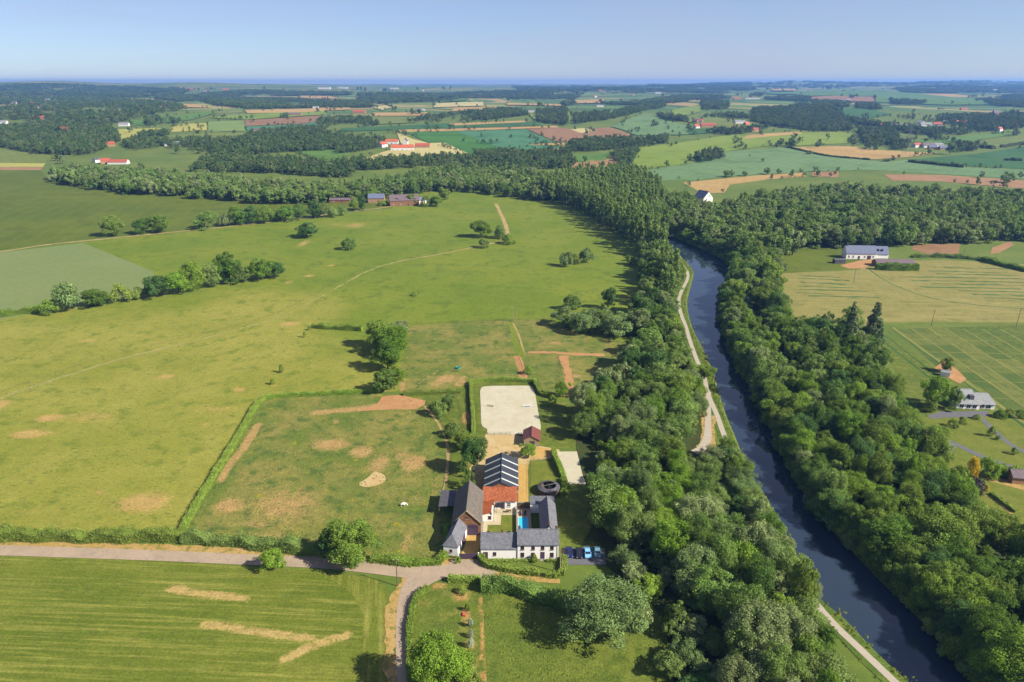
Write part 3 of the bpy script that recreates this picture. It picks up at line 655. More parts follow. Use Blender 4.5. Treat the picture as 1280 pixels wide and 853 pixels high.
PLOT = PP([(1112, 412), (1190, 409), (1280, 408), (1360, 410), (1360, 560), (1290, 530), (1262, 514), (1225, 484), (1170, 458)])
sheet('nursery', PLOT, M['plots'], 3, label='nursery plots ruled by pale grass paths')
sheet('rough_field', PP([(1190, 409), (1285, 407), (1365, 409), (1365, 470), (1290, 462), (1240, 434)]), M['nursery'], 4, label='weedy green plot at the right edge')
def plot_paths():
    n0, n1 = np.array(P(1118, 411)), np.array(P(1262, 516)); d = (n1 - n0) / np.linalg.norm(n1 - n0); q = np.array((d[1], -d[0]))
    if q[0] < 0: q = -q
    for k, off in enumerate((0, 8.5, 17, 25.5, 34, 43, 52)):
        a = n0 + q * off * 1.05; b = a + d * (150 if k else 165)
        ribbon('grass_path', smooth_line([a - d * 2, (a + b) / 2, b], 3), 0.7 if k else 1.3, M['ruled'], 5, 'pale mown path ruling the nursery plots', ragged=.1)
    for k in range(8):
        a = n0 + d * (16 + 17 * k); b = a + q * (46 - 1.0 * k)
        ribbon('grass_path', smooth_line([a, (a + b) / 2, b], 3), 0.45, M['ruled'], 6, 'thin cross path ruling the nursery plots', ragged=.08)
    for off in (-1.8, -9.5, -14):
        a = n0 + q * off + d * 2; b = a + d * (118 if off > -5 else 70)
        ribbon('hedge_strip', smooth_line([a, (a + b) / 2, b], 3), 0.9, FF['dark'], 6, 'dark planted row along the nursery edge', ragged=.25)
plot_paths()
sheet('garden', PP([(1108, 418), (1168, 458), (1222, 484), (1235, 505), (1200, 522), (1160, 520), (1130, 490), (1112, 450)]), M['orchard'], 4, label='kitchen garden beside the bungalow')
sheet('garden', PP([(1150, 522), (1200, 520), (1240, 516), (1290, 532), (1360, 560), (1400, 700), (1300, 690), (1250, 664), (1212, 636), (1180, 612), (1160, 565)]), M['lawn'], 5, label='sloping garden below the bungalow')
sheet('parking_place', PP([(1158, 520), (1180, 514), (1198, 515), (1233, 514), (1237, 519), (1230, 522), (1190, 522), (1164, 524)]), M['tarmac'], 8, label='grey parking place before the bungalow')
ribbon('lane', smooth_px([(1120, 520), (1160, 541), (1195, 556), (1230, 572), (1262, 583), (1330, 604)], 1.5), 2.4, M['tarmac'], 8, 'narrow grey lane through the gardens')
ribbon('lane', smooth_px([(1228, 524), (1244, 540), (1262, 555), (1290, 570), (1340, 592)], 1.5), 2.0, M['tarmac'], 8, 'grey garden drive leading from the bungalow')
sheet('bare_earth', PP([(1180, 452), (1196, 462), (1208, 474), (1200, 480), (1180, 470), (1168, 460)]), M['soilred'], 6, label='building plot of bare earth behind the bungalow')
sheet('bare_earth', PP([(1230, 594), (1258, 600), (1290, 610), (1290, 616), (1260, 608), (1236, 602)]), M['verge'], 8, label='sandy terrace in the lower garden')
ribbon('path', smooth_px([(1238, 620), (1262, 640), (1280, 656), (1300, 668)], 1.5), 1.6, M['verge'], 8, 'sandy path in the lower garden', ragged=.2)
sheet('yard', PP([(1050, 332), (1075, 326), (1092, 324), (1090, 332), (1076, 336), (1060, 336)]), M['soilred'], 6, label='red gravel yard before the long white house')
sheet('bare_earth', PP([(1142, 306), (1200, 305), (1198, 318), (1160, 318), (1140, 312)]), FF['brown'], 4, label='ploughed brown garden plot right of the white house')
sheet('track', PP([(1240, 310), (1262, 302), (1268, 306), (1250, 316), (1238, 318)]), FF['red'], 4, label='reddish yard at the right wood edge')
# ---- tracks over the pasture
ribbon('track', smooth_px([(-60, 322), (0, 315), (60, 306), (110, 301), (180, 294), (250, 287), (320, 280), (380, 273), (430, 265), (470, 261), (495, 257)], 4), 3.2, M['track'], 6, 'tan dirt track along the hill up to the old farm', ragged=.3)
ribbon('track', smooth_px([(-20, 508), (0, 499), (40, 484), (90, 468), (150, 449), (200, 437), (260, 422), (325, 404), (350, 397), (390, 377), (430, 355), (465, 337), (500, 327), (550, 318), (595, 309), (630, 301)], 3), [2.8, 2.2, 1.6, 1.2, 1.1, 1.3, 1.6, 1.6, 1.6], M['worn'], 6, 'faint pale cattle track winding up across the pasture', ragged=.3)
ribbon('track', smooth_px([(497, 327), (550, 318), (598, 308), (630, 301)], 3), 1.5, M['track'], 7, 'tan dirt stretch of the cattle track', ragged=.2)  # tan dirt laid over the upper end of the worn track
ribbon('track', smooth_px([(634, 294), (634, 288), (628, 272), (620, 255)], 3), 3.6, M['track'], 6, 'short broad dirt track climbing the upper meadow', ragged=.3)
# ---- far fields
FIELD_EDGES = []
def fields(f, items):
    for it in items: FIELD_EDGES.append(PP(it[2], None, f))
    for i, (k, lab, pts) in enumerate(items): sheet('crop_field', PP(pts, None, f), FF[k], 3 + .06 * i + {ZA: 0, ZB: .02, ZC: .04}[f], label=lab)
fields(ZA, [
 ('yellow', 'yellow green crop field among woods at the left', [(430, 240), (585, 235), (590, 258), (500, 265), (440, 285)]),
 ('yellow', 'pale yellow crop field beside the striped field', [(620, 236), (655, 220), (752, 217), (752, 243), (625, 250)]),
 ('striped', 'green field with pale stripes in the far left fields', [(757, 212), (888, 208), (890, 246), (757, 249)]),
 ('olive', 'green meadow below the striped field', [(440, 285), (600, 262), (890, 248), (1100, 232), (1080, 250), (880, 262), (640, 275), (450, 295)]),
 ('brown', 'long brown field right of the striped field', [(892, 207), (1180, 190), (1170, 208), (1100, 220), (892, 228)]),
 ('orange', 'orange tan strip behind the white hall', [(610, 276), (820, 267), (815, 284), (640, 292)]),
 ('tan', 'tan strip on the far left slope', [(560, 146), (700, 148), (770, 162), (570, 159)]),
 ('green', 'bright green field above the yellow crops', [(470, 207), (740, 178), (792, 180), (700, 205), (480, 229)]),
 ('lime', 'long bright green field above the striped field', [(750, 197), (900, 184), (1190, 173), (1185, 186), (895, 205)]),
 ('tan', 'long tan field high on the left slope', [(890, 171), (1270, 159), (1275, 168), (1100, 178), (900, 182)]),
 ('orange', 'orange field cut by the left picture edge', [(-40, 248), (0, 247), (65, 246), (40, 264), (-40, 266)]),
 ('tan', 'thin tan strip at the left picture edge', [(-40, 179), (0, 180), (102, 182), (100, 188), (-40, 187)]),
 ('tan', 'thin tan strip below the wooded ridge', [(420, 131), (550, 129), (550, 137), (420, 138)]),
 ('tan', 'far tan field towards the horizon village', [(1090, 119), (1200, 120), (1240, 130), (1090, 129)]),
 ('orange', 'small orange field between woods', [(1060, 237), (1110, 224), (1150, 226), (1140, 236), (1080, 244)]),
 ('green', 'green clearing above the riverside woods', [(1070, 320), (1200, 312), (1280, 330), (1180, 372), (1150, 350)]),
 ('teal', 'dark bluish field above the woods', [(890, 230), (1100, 222), (1150, 212), (1160, 225), (1060, 236), (900, 246)]),
])
fields(ZB, [
 ('vivid', 'deep green wedge field beside the red roofed farm', [(255, 250), (440, 246), (640, 322), (480, 328), (330, 285)]),
 ('teal', 'bluish green field right of the deep green wedge', [(440, 246), (690, 239), (790, 284), (830, 287), (700, 292), (840, 305), (640, 323)]),
 ('brown', 'bare brown field right of the bluish crop', [(695, 239), (810, 233), (860, 240), (1000, 233), (1085, 262), (960, 275), (850, 285), (795, 282)]),
 ('cream', 'small cream patch on the brown field', [(850, 239), (910, 235), (945, 248), (890, 253)]),
 ('orange', 'orange strip at the end of the bluish field', [(700, 293), (830, 288), (832, 297), (720, 297)]),
 ('tan', 'tan strip below the bluish field', [(705, 318), (845, 307), (850, 320), (720, 326)]),
 ('tan', 'long tan lane strip above the green wedge', [(220, 241), (800, 227), (810, 233), (230, 250)]),
 ('dark', 'long dark green field behind the tan strip', [(20, 236), (400, 218), (750, 212), (740, 227), (220, 241), (20, 248)]),
 ('tan', 'tan strip among the dark green fields', [(410, 219), (690, 208), (690, 214), (430, 226)]),
 ('cream', 'cream stubble field around the red roofed farm', [(220, 250), (280, 275), (340, 290), (395, 288), (480, 326), (250, 341), (60, 360), (170, 322), (240, 300)]),
 ('tan', 'tan field on the far slope', [(130, 180), (330, 178), (345, 190), (140, 192)]),
 ('cream', 'pale round field on the far slope', [(135, 162), (180, 152), (205, 160), (170, 171)]),
 ('cream', 'broad pale field in the middle distance', [(355, 146), (535, 141), (535, 155), (355, 161)]),
 ('orange', 'orange tan field in the middle distance', [(430, 161), (590, 158), (595, 170), (420, 175)]),
 ('olive', 'olive meadow in the middle distance', [(0, 192), (320, 193), (340, 192), (290, 215), (140, 222), (0, 208)]),
 ('green', 'green strip field before the red soil', [(670, 363), (870, 336), (1050, 318), (1000, 350), (760, 369)]),
 ('red', 'red brown soil beside the poplars', [(690, 368), (760, 366), (960, 350), (1030, 322), (1060, 320), (1040, 345), (1042, 378), (880, 380)]),
 ('lime', 'bright green field right of the steep lane', [(1110, 306), (1280, 284), (1400, 265), (1500, 258), (1400, 330), (1280, 364), (1055, 392)]),
 ('sage', 'grey green field below the bright field', [(1075, 394), (1280, 366), (1400, 340), (1500, 330), (1560, 370), (1480, 402), (1300, 425), (1150, 412)]),
 ('sage', 'grey green slope in the middle distance', [(1000, 231), (1060, 205), (1130, 180), (1200, 210), (1280, 226), (1280, 258), (1092, 262), (1040, 240)]),
 ('lime', 'small bright meadow in the middle distance', [(700, 185), (830, 165), (860, 190), (990, 182), (860, 205), (840, 212), (720, 205)]),
 ('tan', 'tan field left of the far village', [(620, 145), (820, 150), (820, 156), (620, 152)]),
 ('orange', 'far orange field near the village', [(870, 135), (960, 133), (960, 146), (870, 147)]),
 ('green', 'far green field under the horizon', [(370, 133), (470, 128), (480, 136), (380, 142)]),
])
fields(ZC, [
 ('lime', 'bright yellow green field on the right slope', [(-20, 300), (180, 274), (470, 250), (620, 250), (660, 256), (640, 290), (440, 300), (370, 297), (200, 318), (-20, 372)]),
 ('sage', 'broad grey green field on the right slope', [(-60, 395), (0, 372), (200, 320), (400, 305), (560, 335), (760, 357), (860, 350), (1050, 376), (1280, 386), (1300, 420), (1180, 413), (700, 386), (480, 394), (300, 404), (0, 424), (-60, 425)]),
 ('orange', 'golden ripe field around the right hamlet', [(440, 304), (640, 300), (760, 315), (965, 325), (860, 340), (730, 348), (560, 331)]),
 ('dark', 'dark green field right of the hamlet', [(860, 350), (1120, 326), (1280, 301), (1340, 300), (1340, 385), (1050, 373)]),
 ('olive', 'pale olive field at the right edge', [(1060, 291), (1280, 258), (1340, 256), (1340, 288), (1180, 309)]),
 ('green', 'green field above the hamlet', [(860, 285), (1050, 262), (1280, 250), (1060, 288), (960, 292)]),
 ('orange', 'tan stubble field above the right wood', [(40, 432), (300, 407), (480, 396), (490, 410), (350, 421), (210, 440), (190, 470), (110, 470)]),
 ('red', 'red soil patch behind the right wood', [(510, 394), (605, 392), (605, 414), (510, 410)]),
 ('red', 'long red soil field behind the right wood', [(770, 403), (980, 405), (1280, 425), (1340, 430), (1340, 460), (1280, 455), (980, 428), (800, 425)]),
 ('tan', 'tan strip along the top of the bright field', [(190, 270), (330, 256), (470, 248), (470, 256), (250, 275)]),
 ('brown', 'far brown field near the right horizon', [(505, 123), (735, 122), (735, 140), (510, 138)]),
 ('green', 'far green fields under the right horizon', [(330, 107), (720, 103), (910, 110), (1110, 126), (1200, 150), (1000, 152), (740, 142), (735, 120), (500, 120)]),
 ('dark', 'dark green valley field at the right', [(430, 142), (580, 160), (700, 166), (800, 185), (700, 202), (610, 186), (560, 155)]),
 ('orange', 'far tan strip at the right', [(900, 112), (1000, 112), (1120, 124), (1020, 124)]),
 ('lime', 'far pale meadow left of the big wood', [(0, 170), (100, 150), (105, 175), (60, 188), (0, 190)]),
 ('olive', 'olive meadow below the pylons', [(20, 205), (150, 196), (290, 212), (360, 228), (250, 240), (100, 222)]),
 ('dark', 'dark green strip under the pylons', [(0, 235), (110, 238), (250, 242), (100, 256), (0, 262)]),
 ('tan', 'pale strip under the right horizon', [(360, 95), (450, 95), (450, 101), (365, 101)]),
])

# ------------------------------------------------------------------ buildings
def wall_part(b, L_, W_, eave, ridge, mat, hip0=False, hip1=False, ridge_y=0.0):
    x0, x1, y0, y1 = -L_ / 2, L_ / 2, -W_ / 2, W_ / 2
    m = MB(); v = [(x0, y0, -0.3), (x1, y0, -0.3), (x1, y1, -0.3), (x0, y1, -0.3), (x0, y0, eave), (x1, y0, eave), (x1, y1, eave), (x0, y1, eave)]
    f = [(0, 1, 5, 4), (2, 3, 7, 6)]
    if hip0: f.append((3, 0, 4, 7))
    else: v.append((x0, ridge_y, ridge)); f.append((3, 0, 4, len(v) - 1, 7))
    if hip1: f.append((1, 2, 6, 5))
    else: v.append((x1, ridge_y, ridge)); f.append((1, 2, 6, len(v) - 1, 5))
    m.add(v, f); return m.build('wall', mat, b)
def roof_part(b, L_, W_, eave, ridge, mat, ov=0.3, hip0=False, hip1=False, t=0.14, hip_run=None, ridge_y=0.0):
    x0, x1, y0, y1 = -L_ / 2 - ov * .6, L_ / 2 + ov * .6, -W_ / 2, W_ / 2
    sl0 = (ridge - eave) / (ridge_y - y0); sl1 = (ridge - eave) / (y1 - ridge_y)
    a, c = y0 - ov, y1 + ov; za, zc = eave - ov * sl0 + t, eave - ov * sl1 + t; zr = ridge + t
    hr = hip_run or W_ / 2
    r0 = x0 + (hr if hip0 else 0); r1 = x1 - (hr if hip1 else 0)
    m = MB()
    m.slab([(x0, a, za), (x1, a, za), (r1, ridge_y, zr), (r0, ridge_y, zr)], t)
    m.slab([(x1, c, zc), (x0, c, zc), (r0, ridge_y, zr - 0.004), (r1, ridge_y, zr - 0.004)], t)
    if hip0: m.slab([(x0, c, zc), (x0, a, za), (r0, ridge_y, zr - 0.006)], t)
    if hip1: m.slab([(x1, a, za), (x1, c, zc), (r1, ridge_y, zr - 0.006)], t)
    o = m.build('roof', mat, b)
    r = MB().tube((r0, ridge_y, zr), (r1, ridge_y, zr), 0.12, n=6).build('ridge_cap', mat, o)
    return o
def opening(b, kind, side, L_, W_, u, z0, w, h, fm, pm, sill=True, frame=0.09):
    """a window or door set into a wall: pane, frame and sill"""
    ang, d = {'S': (0, W_ / 2), 'N': (math.pi, W_ / 2), 'E': (math.pi / 2, L_ / 2), 'W': (-math.pi / 2, L_ / 2)}[side]
    rot = Matrix.Rotation(ang, 3, 'Z')
    pane = MB().box(u - w / 2, u + w / 2, -d - 0.02, -d + 0.05, z0, z0 + h, rot).build(kind, pm, b)
    m = MB(); f = frame
    m.box(u - w / 2 - f, u - w / 2, -d - .05, -d + .02, z0 - f, z0 + h + f, rot); m.box(u + w / 2, u + w / 2 + f, -d - .05, -d + .02, z0 - f, z0 + h + f, rot)
    m.box(u - w / 2, u + w / 2, -d - .05, -d + .02, z0 + h, z0 + h + f, rot); m.box(u - w / 2, u + w / 2, -d - .05, -d + .02, z0 - f, z0, rot)
    if kind == 'window': m.box(u - .03, u + .03, -d - .045, -d - .021, z0, z0 + h, rot); m.box(u - w / 2, u + w / 2, -d - .044, -d - .022, z0 + h * .55, z0 + h * .55 + .05, rot)
    m.build('frame', fm, pane)
    if sill and kind == 'window': MB().box(u - w / 2 - .15, u + w / 2 + .15, -d - .14, -d, z0 - f - .1, z0 - f - .004, rot).build('sill', M['sill'], pane)
    return pane
def chimney(roof, x, y, z0, z1, w=0.6, mat=None):
    return MB().box(x - w / 2, x + w / 2, y - w / 2, y + w / 2, z0, z1).box(x - w / 2 - .06, x + w / 2 + .06, y - w / 2 - .06, y + w / 2 + .06, z1 - .18, z1 - .06).tube((x, y, z1), (x, y, z1 + .35), .13, n=6).build('chimney', mat or M['chimney'], roof)

def building(name, label, cat, cx, cy_, rz, L_, W_, eave, ridge, wm, rm, z=0.0, ov=0.3, hip0=False, hip1=False, group=None, hip_run=None, ridge_y=0.0):
    b = empty(name, (cx, cy_, z), rz, label, cat, group)
    wall_part(b, L_, W_, eave, ridge, wm, hip0, hip1, ridge_y)
    r = roof_part(b, L_, W_, eave, ridge, rm, ov, hip0, hip1, hip_run=hip_run, ridge_y=ridge_y)
    return b, r

# -- white farmhouse with two rows of windows
Lh, Wh = 11.0, 6.0
b, r = building('farmhouse', 'white two storey farmhouse with grey slate roof facing the lane', 'house', 7.0, 154.0, 0, Lh, Wh, 4.75, 7.3, M['white'], M['slate'], ov=0.22)
for u in (-4.2, -1.35, 1.2, 3.7):
    opening(b, 'window', 'S', Lh, Wh, u, 3.1, 0.75, 1.0, M['frame'], M['glass'])
    if u == 1.2:
        d_ = opening(b, 'door', 'S', Lh, Wh, u, 0.12, 0.95, 2.1, M['frame'], M['door']); MB().box(u + .28, u + .36, -Wh / 2 - .09, -Wh / 2 - .02, 1.0, 1.12).build('handle', M['grey_metal'], d_)
        MB().box(u - .8, u + .8, -Wh / 2 - .9, -Wh / 2 - .01, 0, .14).build('doorstep', M['sill'], b)
    else: opening(b, 'window', 'S', Lh, Wh, u, 0.75, 0.8, 1.25, M['frame'], M['glass'])
for u in (-3.5, 0, 3.5): opening(b, 'window', 'N', Lh, Wh, u, 2.9, 0.8, 1.1, M['frame'], M['glass'])
chimney(r, -5.0, 0.3, 6.6, 8.0); chimney(r, 5.0, 0.3, 6.6, 8.0)
MB().tube((-5.45, -3.28, 4.62), (5.45, -3.28, 4.62), .07, n=6).tube((5.3, -3.14, 0), (5.3, -3.14, 4.6), .05, n=6).build('gutter', M['grey_metal'], b)
# -- lower wing joined on the left
b, r = building('house_wing', 'long low white wing with grey slate roof joined left of the farmhouse', 'house', -3.46, 154.1, 0, 9.8, 5.8, 3.2, 6.1, M['white'], M['slate'], ov=0.2)
opening(b, 'door', 'S', 9.8, 5.8, -3.6, .05, 1.0, 2.0, M['frame'], M['door'])
opening(b, 'window', 'S', 9.8, 5.8, -1.2, 1.1, .7, .9, M['frame'], M['glass']); opening(b, 'window', 'N', 9.8, 5.8, 1.2, 1.1, .9, 1.0, M['frame'], M['glass'])
chimney(r, 0.8, 0.2, 5.4, 6.8, .5)
for u in (-3, 2.6): MB().box(u - .4, u + .4, 1.0, 1.9, 5.05, 5.35).build('roof_window', M['glass'], r)
# -- big brick barn
b, r = building('brick_barn', 'large old brick barn with steep brown grey roof beside the paddock', 'barn', -12.75, 168.9, R(90), 15.4, 7.9, 4.4, 8.3, M['brick'], M['slate_brown'], ov=0.3)
opening(b, 'door', 'W', 15.4, 7.9, 1.7, 0.0, 3.0, 3.1, M['brick'], M['door'], frame=0.16)
MB().add([(-7.86, -1.7 + 1.5 * math.cos(a) * 1.05, 3.1 + .75 * math.sin(a)) for a in np.linspace(0, math.pi, 9)], [tuple(range(9))]).build('arch', M['door'], b)
opening(b, 'window', 'W', 15.4, 7.9, 0.0, 5.6, .7, .8, M['brick'], M['glass'])
MB().slab([(-8.0, -4.3, 4.1), (-7.72, -4.3, 4.1), (-7.72, 0, 8.52), (-8.0, 0, 8.52)], .25).slab([(-8.0, 4.3, 4.1), (-8.0, 0, 8.524), (-7.72, 0, 8.524), (-7.72, 4.3, 4.1)], .25).build('verge_board', M['wood_pale'], r)
# -- open lean-to shelter on posts
b = empty('open_shelter', (-19.2, 175.0, 0), 0, 'open field shelter with flat slate roof left of the brick barn', 'shelter')
MB().slab([(-2.5, -4.2, 3.1), (2.3, -4.6, 3.7), (2.3, 3.6, 3.7), (-2.5, 4.4, 3.1)], .16).build('roof', M['slate_dark'], b)
for x, y, h in ((-2.3, -4.0, 2.95), (-2.3, 0, 2.95), (-2.3, 4.0, 2.95), (2.0, -4.2, 3.5), (2.0, 3.3, 3.5)): MB().box(x - .1, x + .1, y - .1, y + .1, 0, h).build('post', M['wood'], b)
MB().box(-2.2, 2.0, 3.35, 3.45, 0, 2.9).build('back_boarding', M['wood'], b)
# -- gatehouse with hipped roof
b, r = building('gatehouse', 'small white gatehouse with hipped slate roof left of the gate', 'house', -15.65, 157.1, R(78.5), 9.4, 4.0, 3.2, 5.7, M['white'], M['slate'], ov=0.25, hip0=True)
opening(b, 'window', 'W', 9.4, 4.0, .1, 1.2, .6, .7, M['frame'], M['glass'])
opening(b, 'door', 'S', 9.4, 4.0, 1.6, .05, 2.2, 2.4, M['frame'], M['door'], frame=.14); opening(b, 'door', 'S', 9.4, 4.0, -2.2, .05, 1.1, 2.1, M['frame'], M['door'])
opening(b, 'window', 'S', 9.4, 4.0, -.3, 1.2, .7, .9, M['frame'], M['glass'])
# -- long stable with dark sheet roof and white skylight strips
b, r = building('stable', 'long stable with dark metal roof and white skylight bands', 'stable', -3.35, 187.2, R(90), 17.6, 10.0, 4.0, 6.5, M['brick'], M['metal_dark'], ov=0.35)
sl = 2.5 / 5.0
for k, x in enumerate((-6.6, -2.7, 1.3, 5.3)):
    for s in (-1, 1):
        q = [(x - .36, s * 5.3, 4.0 - .3 * sl + .165), (x + .36, s * 5.3, 4.0 - .3 * sl + .165), (x + .36, s * .16, 6.5 - .16 * sl + .165), (x - .36, s * .16, 6.5 - .16 * sl + .165)]
        MB().slab(q if s < 0 else q[::-1], .02).build('skylight', M['skylight'], r)
for u in (-6, -3, 0, 3, 6):
    opening(b, 'window', 'S', 17.6, 10.0, u, 1.4, .9, .9, M['wframe'], M['glass']); opening(b, 'window', 'N', 17.6, 10.0, u, 1.4, .9, .9, M['wframe'], M['glass'])
opening(b, 'door', 'E', 17.6, 10.0, 0, .02, 3.0, 3.0, M['wood'], M['door'], frame=.14)
# -- orange tiled range against the stable
b = empty('tiled_range', (-3.55, 176.2, 0), 0, 'low range with weathered orange tile roof against the dark stable', 'outbuilding')
MB().box(-5.1, 5.0, -2.1, 2.1, -.2, 2.75).build('wall', M['white'], b)
MB().slab([(-5.3, -2.5, 2.95), (5.2, -2.5, 2.95), (5.2, 2.15, 5.1), (-5.3, 2.15, 5.1)], .14).build('roof', M['tile'], b)
for u in (-1.0, 2.6): opening(b, 'window', 'S', 10.1, 4.2, u, .9, 1.0, 1.2, M['wframe'], M['glass'])
opening(b, 'door', 'S', 10.1, 4.2, .8, .05, 1.0, 2.1, M['frame'], M['door'])
b = empty('tiled_annex', (-6.9, 170.8, 0), 0, 'small white annex with bright orange tile roof in the courtyard', 'outbuilding')
MB().box(-1.75, 1.35, -3.0, 3.15, -.2, 2.55).build('wall', M['white'], b)
MB().slab([(-2.0, -3.2, 2.5), (.95, -3.2, 3.35), (.95, 0.2, 3.35), (-2.0, 0.2, 2.5)], .14).slab([(-2.0, .2, 2.52), (1.6, .2, 3.55), (1.6, 3.2, 3.55), (-2.0, 3.2, 2.52)], .14).build('roof', M['tile_new'], b)
MB().box(.98, 1.4, -3.2, 3.3, 2.56, 3.3).build('parapet', M['white'], b)
opening(b, 'window', 'S', 2.7, 6.0, .4, .9, .8, .9, M['frame'], M['glass']); opening(b, 'door', 'E', 2.7, 6.0, 1.2, .05, .9, 2.0, M['frame'], M['door'])
# -- right wing
b, r = building('slate_wing', 'slate roofed wing behind the farmhouse in tree shade', 'house', 10.35, 164.6, R(90), 14.6, 4.6, 3.3, 5.9, M['white'], M['slate'], ov=0.2)
for u in (-4, -1, 2): opening(b, 'window', 'N', 14.6, 4.6, u, 1.0, 1.0, 1.3, M['wframe'], M['glass'])
chimney(r, -6.6, .2, 5.4, 6.6, .5)
b = empty('flat_annex', (8.95, 173.9, 0), 0, 'flat roofed pale grey annex closing the courtyard', 'outbuilding')
MB().box(-3.5, 3.6, -1.95, 1.95, -.2, 3.1).build('wall', M['white'], b); MB().box(-3.65, 3.75, -2.1, 2.1, 3.1, 3.35).build('roof', M['slate'], b)
opening(b, 'window', 'W', 7.0, 3.9, 0, 1.0, .9, 1.0, M['wframe'], M['glass'])
# -- red roofed shed by the arena
b, r = building('garden_shed', 'timber shed with red brown roof at the arena corner', 'shed', 7.0, 215.2, R(87), 7.2, 5.4, 2.7, 4.2, M['wood_pale'], M['redmetal'], ov=0.45)
opening(b, 'door', 'W', 7.2, 5.4, .3, .02, 1.6, 2.1, M['wood'], M['door']); opening(b, 'window', 'N', 7.2, 5.4, 1, 1.2, .8, .7, M['wood'], M['glass'])
for s in (1.0, 2.0): MB().slab([(-3.9, -s - .05, 4.2 - s * .5555 + .17), (3.9, -s - .05, 4.2 - s * .5555 + .17), (3.9, -s + .05, 4.2 - s * .5555 + .226), (-3.9, -s + .05, 4.2 - s * .5555 + .226)], .03).build('roof_seam', M['redmetal'], r)
# -- round pen with a ring roof
def ring_pen():
    b = empty('horse_walker', (11.5, 183.0, 0), 0, 'round horse walker with dark ring roof behind the house', 'horse walker')
    n = 32; m = MB()
    for i in range(n):
        a0, a1 = 2 * math.pi * i / n, 2 * math.pi * (i + 1) / n
        m.slab([(3.5 * math.cos(a0), 3.5 * math.sin(a0), 2.1), (3.5 * math.cos(a1), 3.5 * math.sin(a1), 2.1), (2.25 * math.cos(a1), 2.25 * math.sin(a1), 2.6), (2.25 * math.cos(a0), 2.25 * math.sin(a0), 2.6)], .06)
    m.build('ring_roof', M['slate_dark'], b)
    m = MB()
    for i in range(n):
        a0, a1 = 2 * math.pi * i / n, 2 * math.pi * (i + 1) / n
        m.add([(3.3 * math.cos(a0), 3.3 * math.sin(a0), 0), (3.3 * math.cos(a1), 3.3 * math.sin(a1), 0), (3.3 * math.cos(a1), 3.3 * math.sin(a1), 2.06), (3.3 * math.cos(a0), 3.3 * math.sin(a0), 2.06)], [(0, 1, 2, 3)])
    m.build('outer_wall', M['wood'], b)
    MB().add([(2.2 * math.cos(2 * math.pi * i / n), 2.2 * math.sin(2 * math.pi * i / n), .16) for i in range(n)], [tuple(range(n))]).build('floor', plain('red_rubber_floor', alb(214, 140, 130), .1), b)
    MB().tube((0, 0, 0), (0, 0, 2.9), .12).build('post', M['grey_metal'], b)
    for k in range(4):
        a = k * math.pi / 2 + .4; MB().tube((0, 0, 2.8), (2.3 * math.cos(a), 2.3 * math.sin(a), 2.66), .05, n=6).build('arm', M['grey_metal'], b)
ring_pen()
# -- courtyard surfaces and pool
sheet('lawn', [(-7.0, 161.2), (1.25, 161.2), (1.25, 170.7), (-3.1, 170.7), (-3.2, 165.9), (-7.0, 165.9)], M['lawn'], 8, label='small courtyard lawn behind the white wing')
sheet('patio', [(-8.3, 160.5), (-7.05, 160.5), (-7.05, 166.0), (-3.25, 166.0), (-3.15, 170.8), (1.25, 170.8), (1.25, 174.0), (-5.4, 174.0), (-5.4, 167.6), (-8.3, 167.6)], M['terrace'], 8, label='cream paved patio around the courtyard lawn')
sheet('pool_deck', [(1.5, 160.5), (5.3, 160.5), (5.3, 174.3), (1.5, 174.3)], M['pink_paving'], 8, label='pinkish paved deck around the pool')
b = empty('swimming_pool', (3.3, 166.6, 0), 0, 'small rectangular turquoise swimming pool behind the farmhouse', 'pool')
MB().box(-1.35, 1.35, -3.0, 3.0, 0.02, 0.16).build('water', M['pool'], b)
m = MB()
for x0, x1, y0, y1 in ((-1.65, -1.35, -3.3, 3.3), (1.35, 1.65, -3.3, 3.3), (-1.35, 1.35, -3.3, -3.0), (-1.35, 1.35, 3.0, 3.3)): m.box(x0, x1, y0, y1, .01, .24)
m.build('coping', M['terrace'], b)
for s in (-.25, .25): MB().tube((s + .7, 3.05, .24), (s + .7, 3.05, .9), .03, n=6).tube((s + .7, 3.05, .9), (s + .7, 2.6, .75), .03, n=6).build('ladder_rail', M['grey_metal'], b)
def wall_thing(name, label, x0, x1, y0, y1, h, mat, cap=None):
    b = empty(name, ((x0 + x1) / 2, (y0 + y1) / 2, 0), 0, label, 'wall'); hx, hy = (x1 - x0) / 2, (y1 - y0) / 2
    MB().box(-hx, hx, -hy, hy, -.2, h).build('masonry', mat, b); MB().box(-hx - .05, hx + .05, -hy - .05, hy + .05, h, h + .08).build('coping', cap or M['sill'], b)
wall_thing('garden_wall', 'thin white wall between courtyard lawn and pool', 1.3, 1.48, 157.3, 173.9, 1.0, M['white'])
wall_thing('garden_wall', 'white wall right of the pool', 5.32, 5.5, 157.3, 171.8, 1.6, M['white'])
wall_thing('garden_wall', 'dark wall behind the pool deck', 1.7, 5.4, 174.35, 174.6, 2.0, M['wood'])
wall_thing('yard_wall', 'low white wall left of the courtyard path', -8.75, -8.5, 157.2, 167.4, 1.1, M['white'])
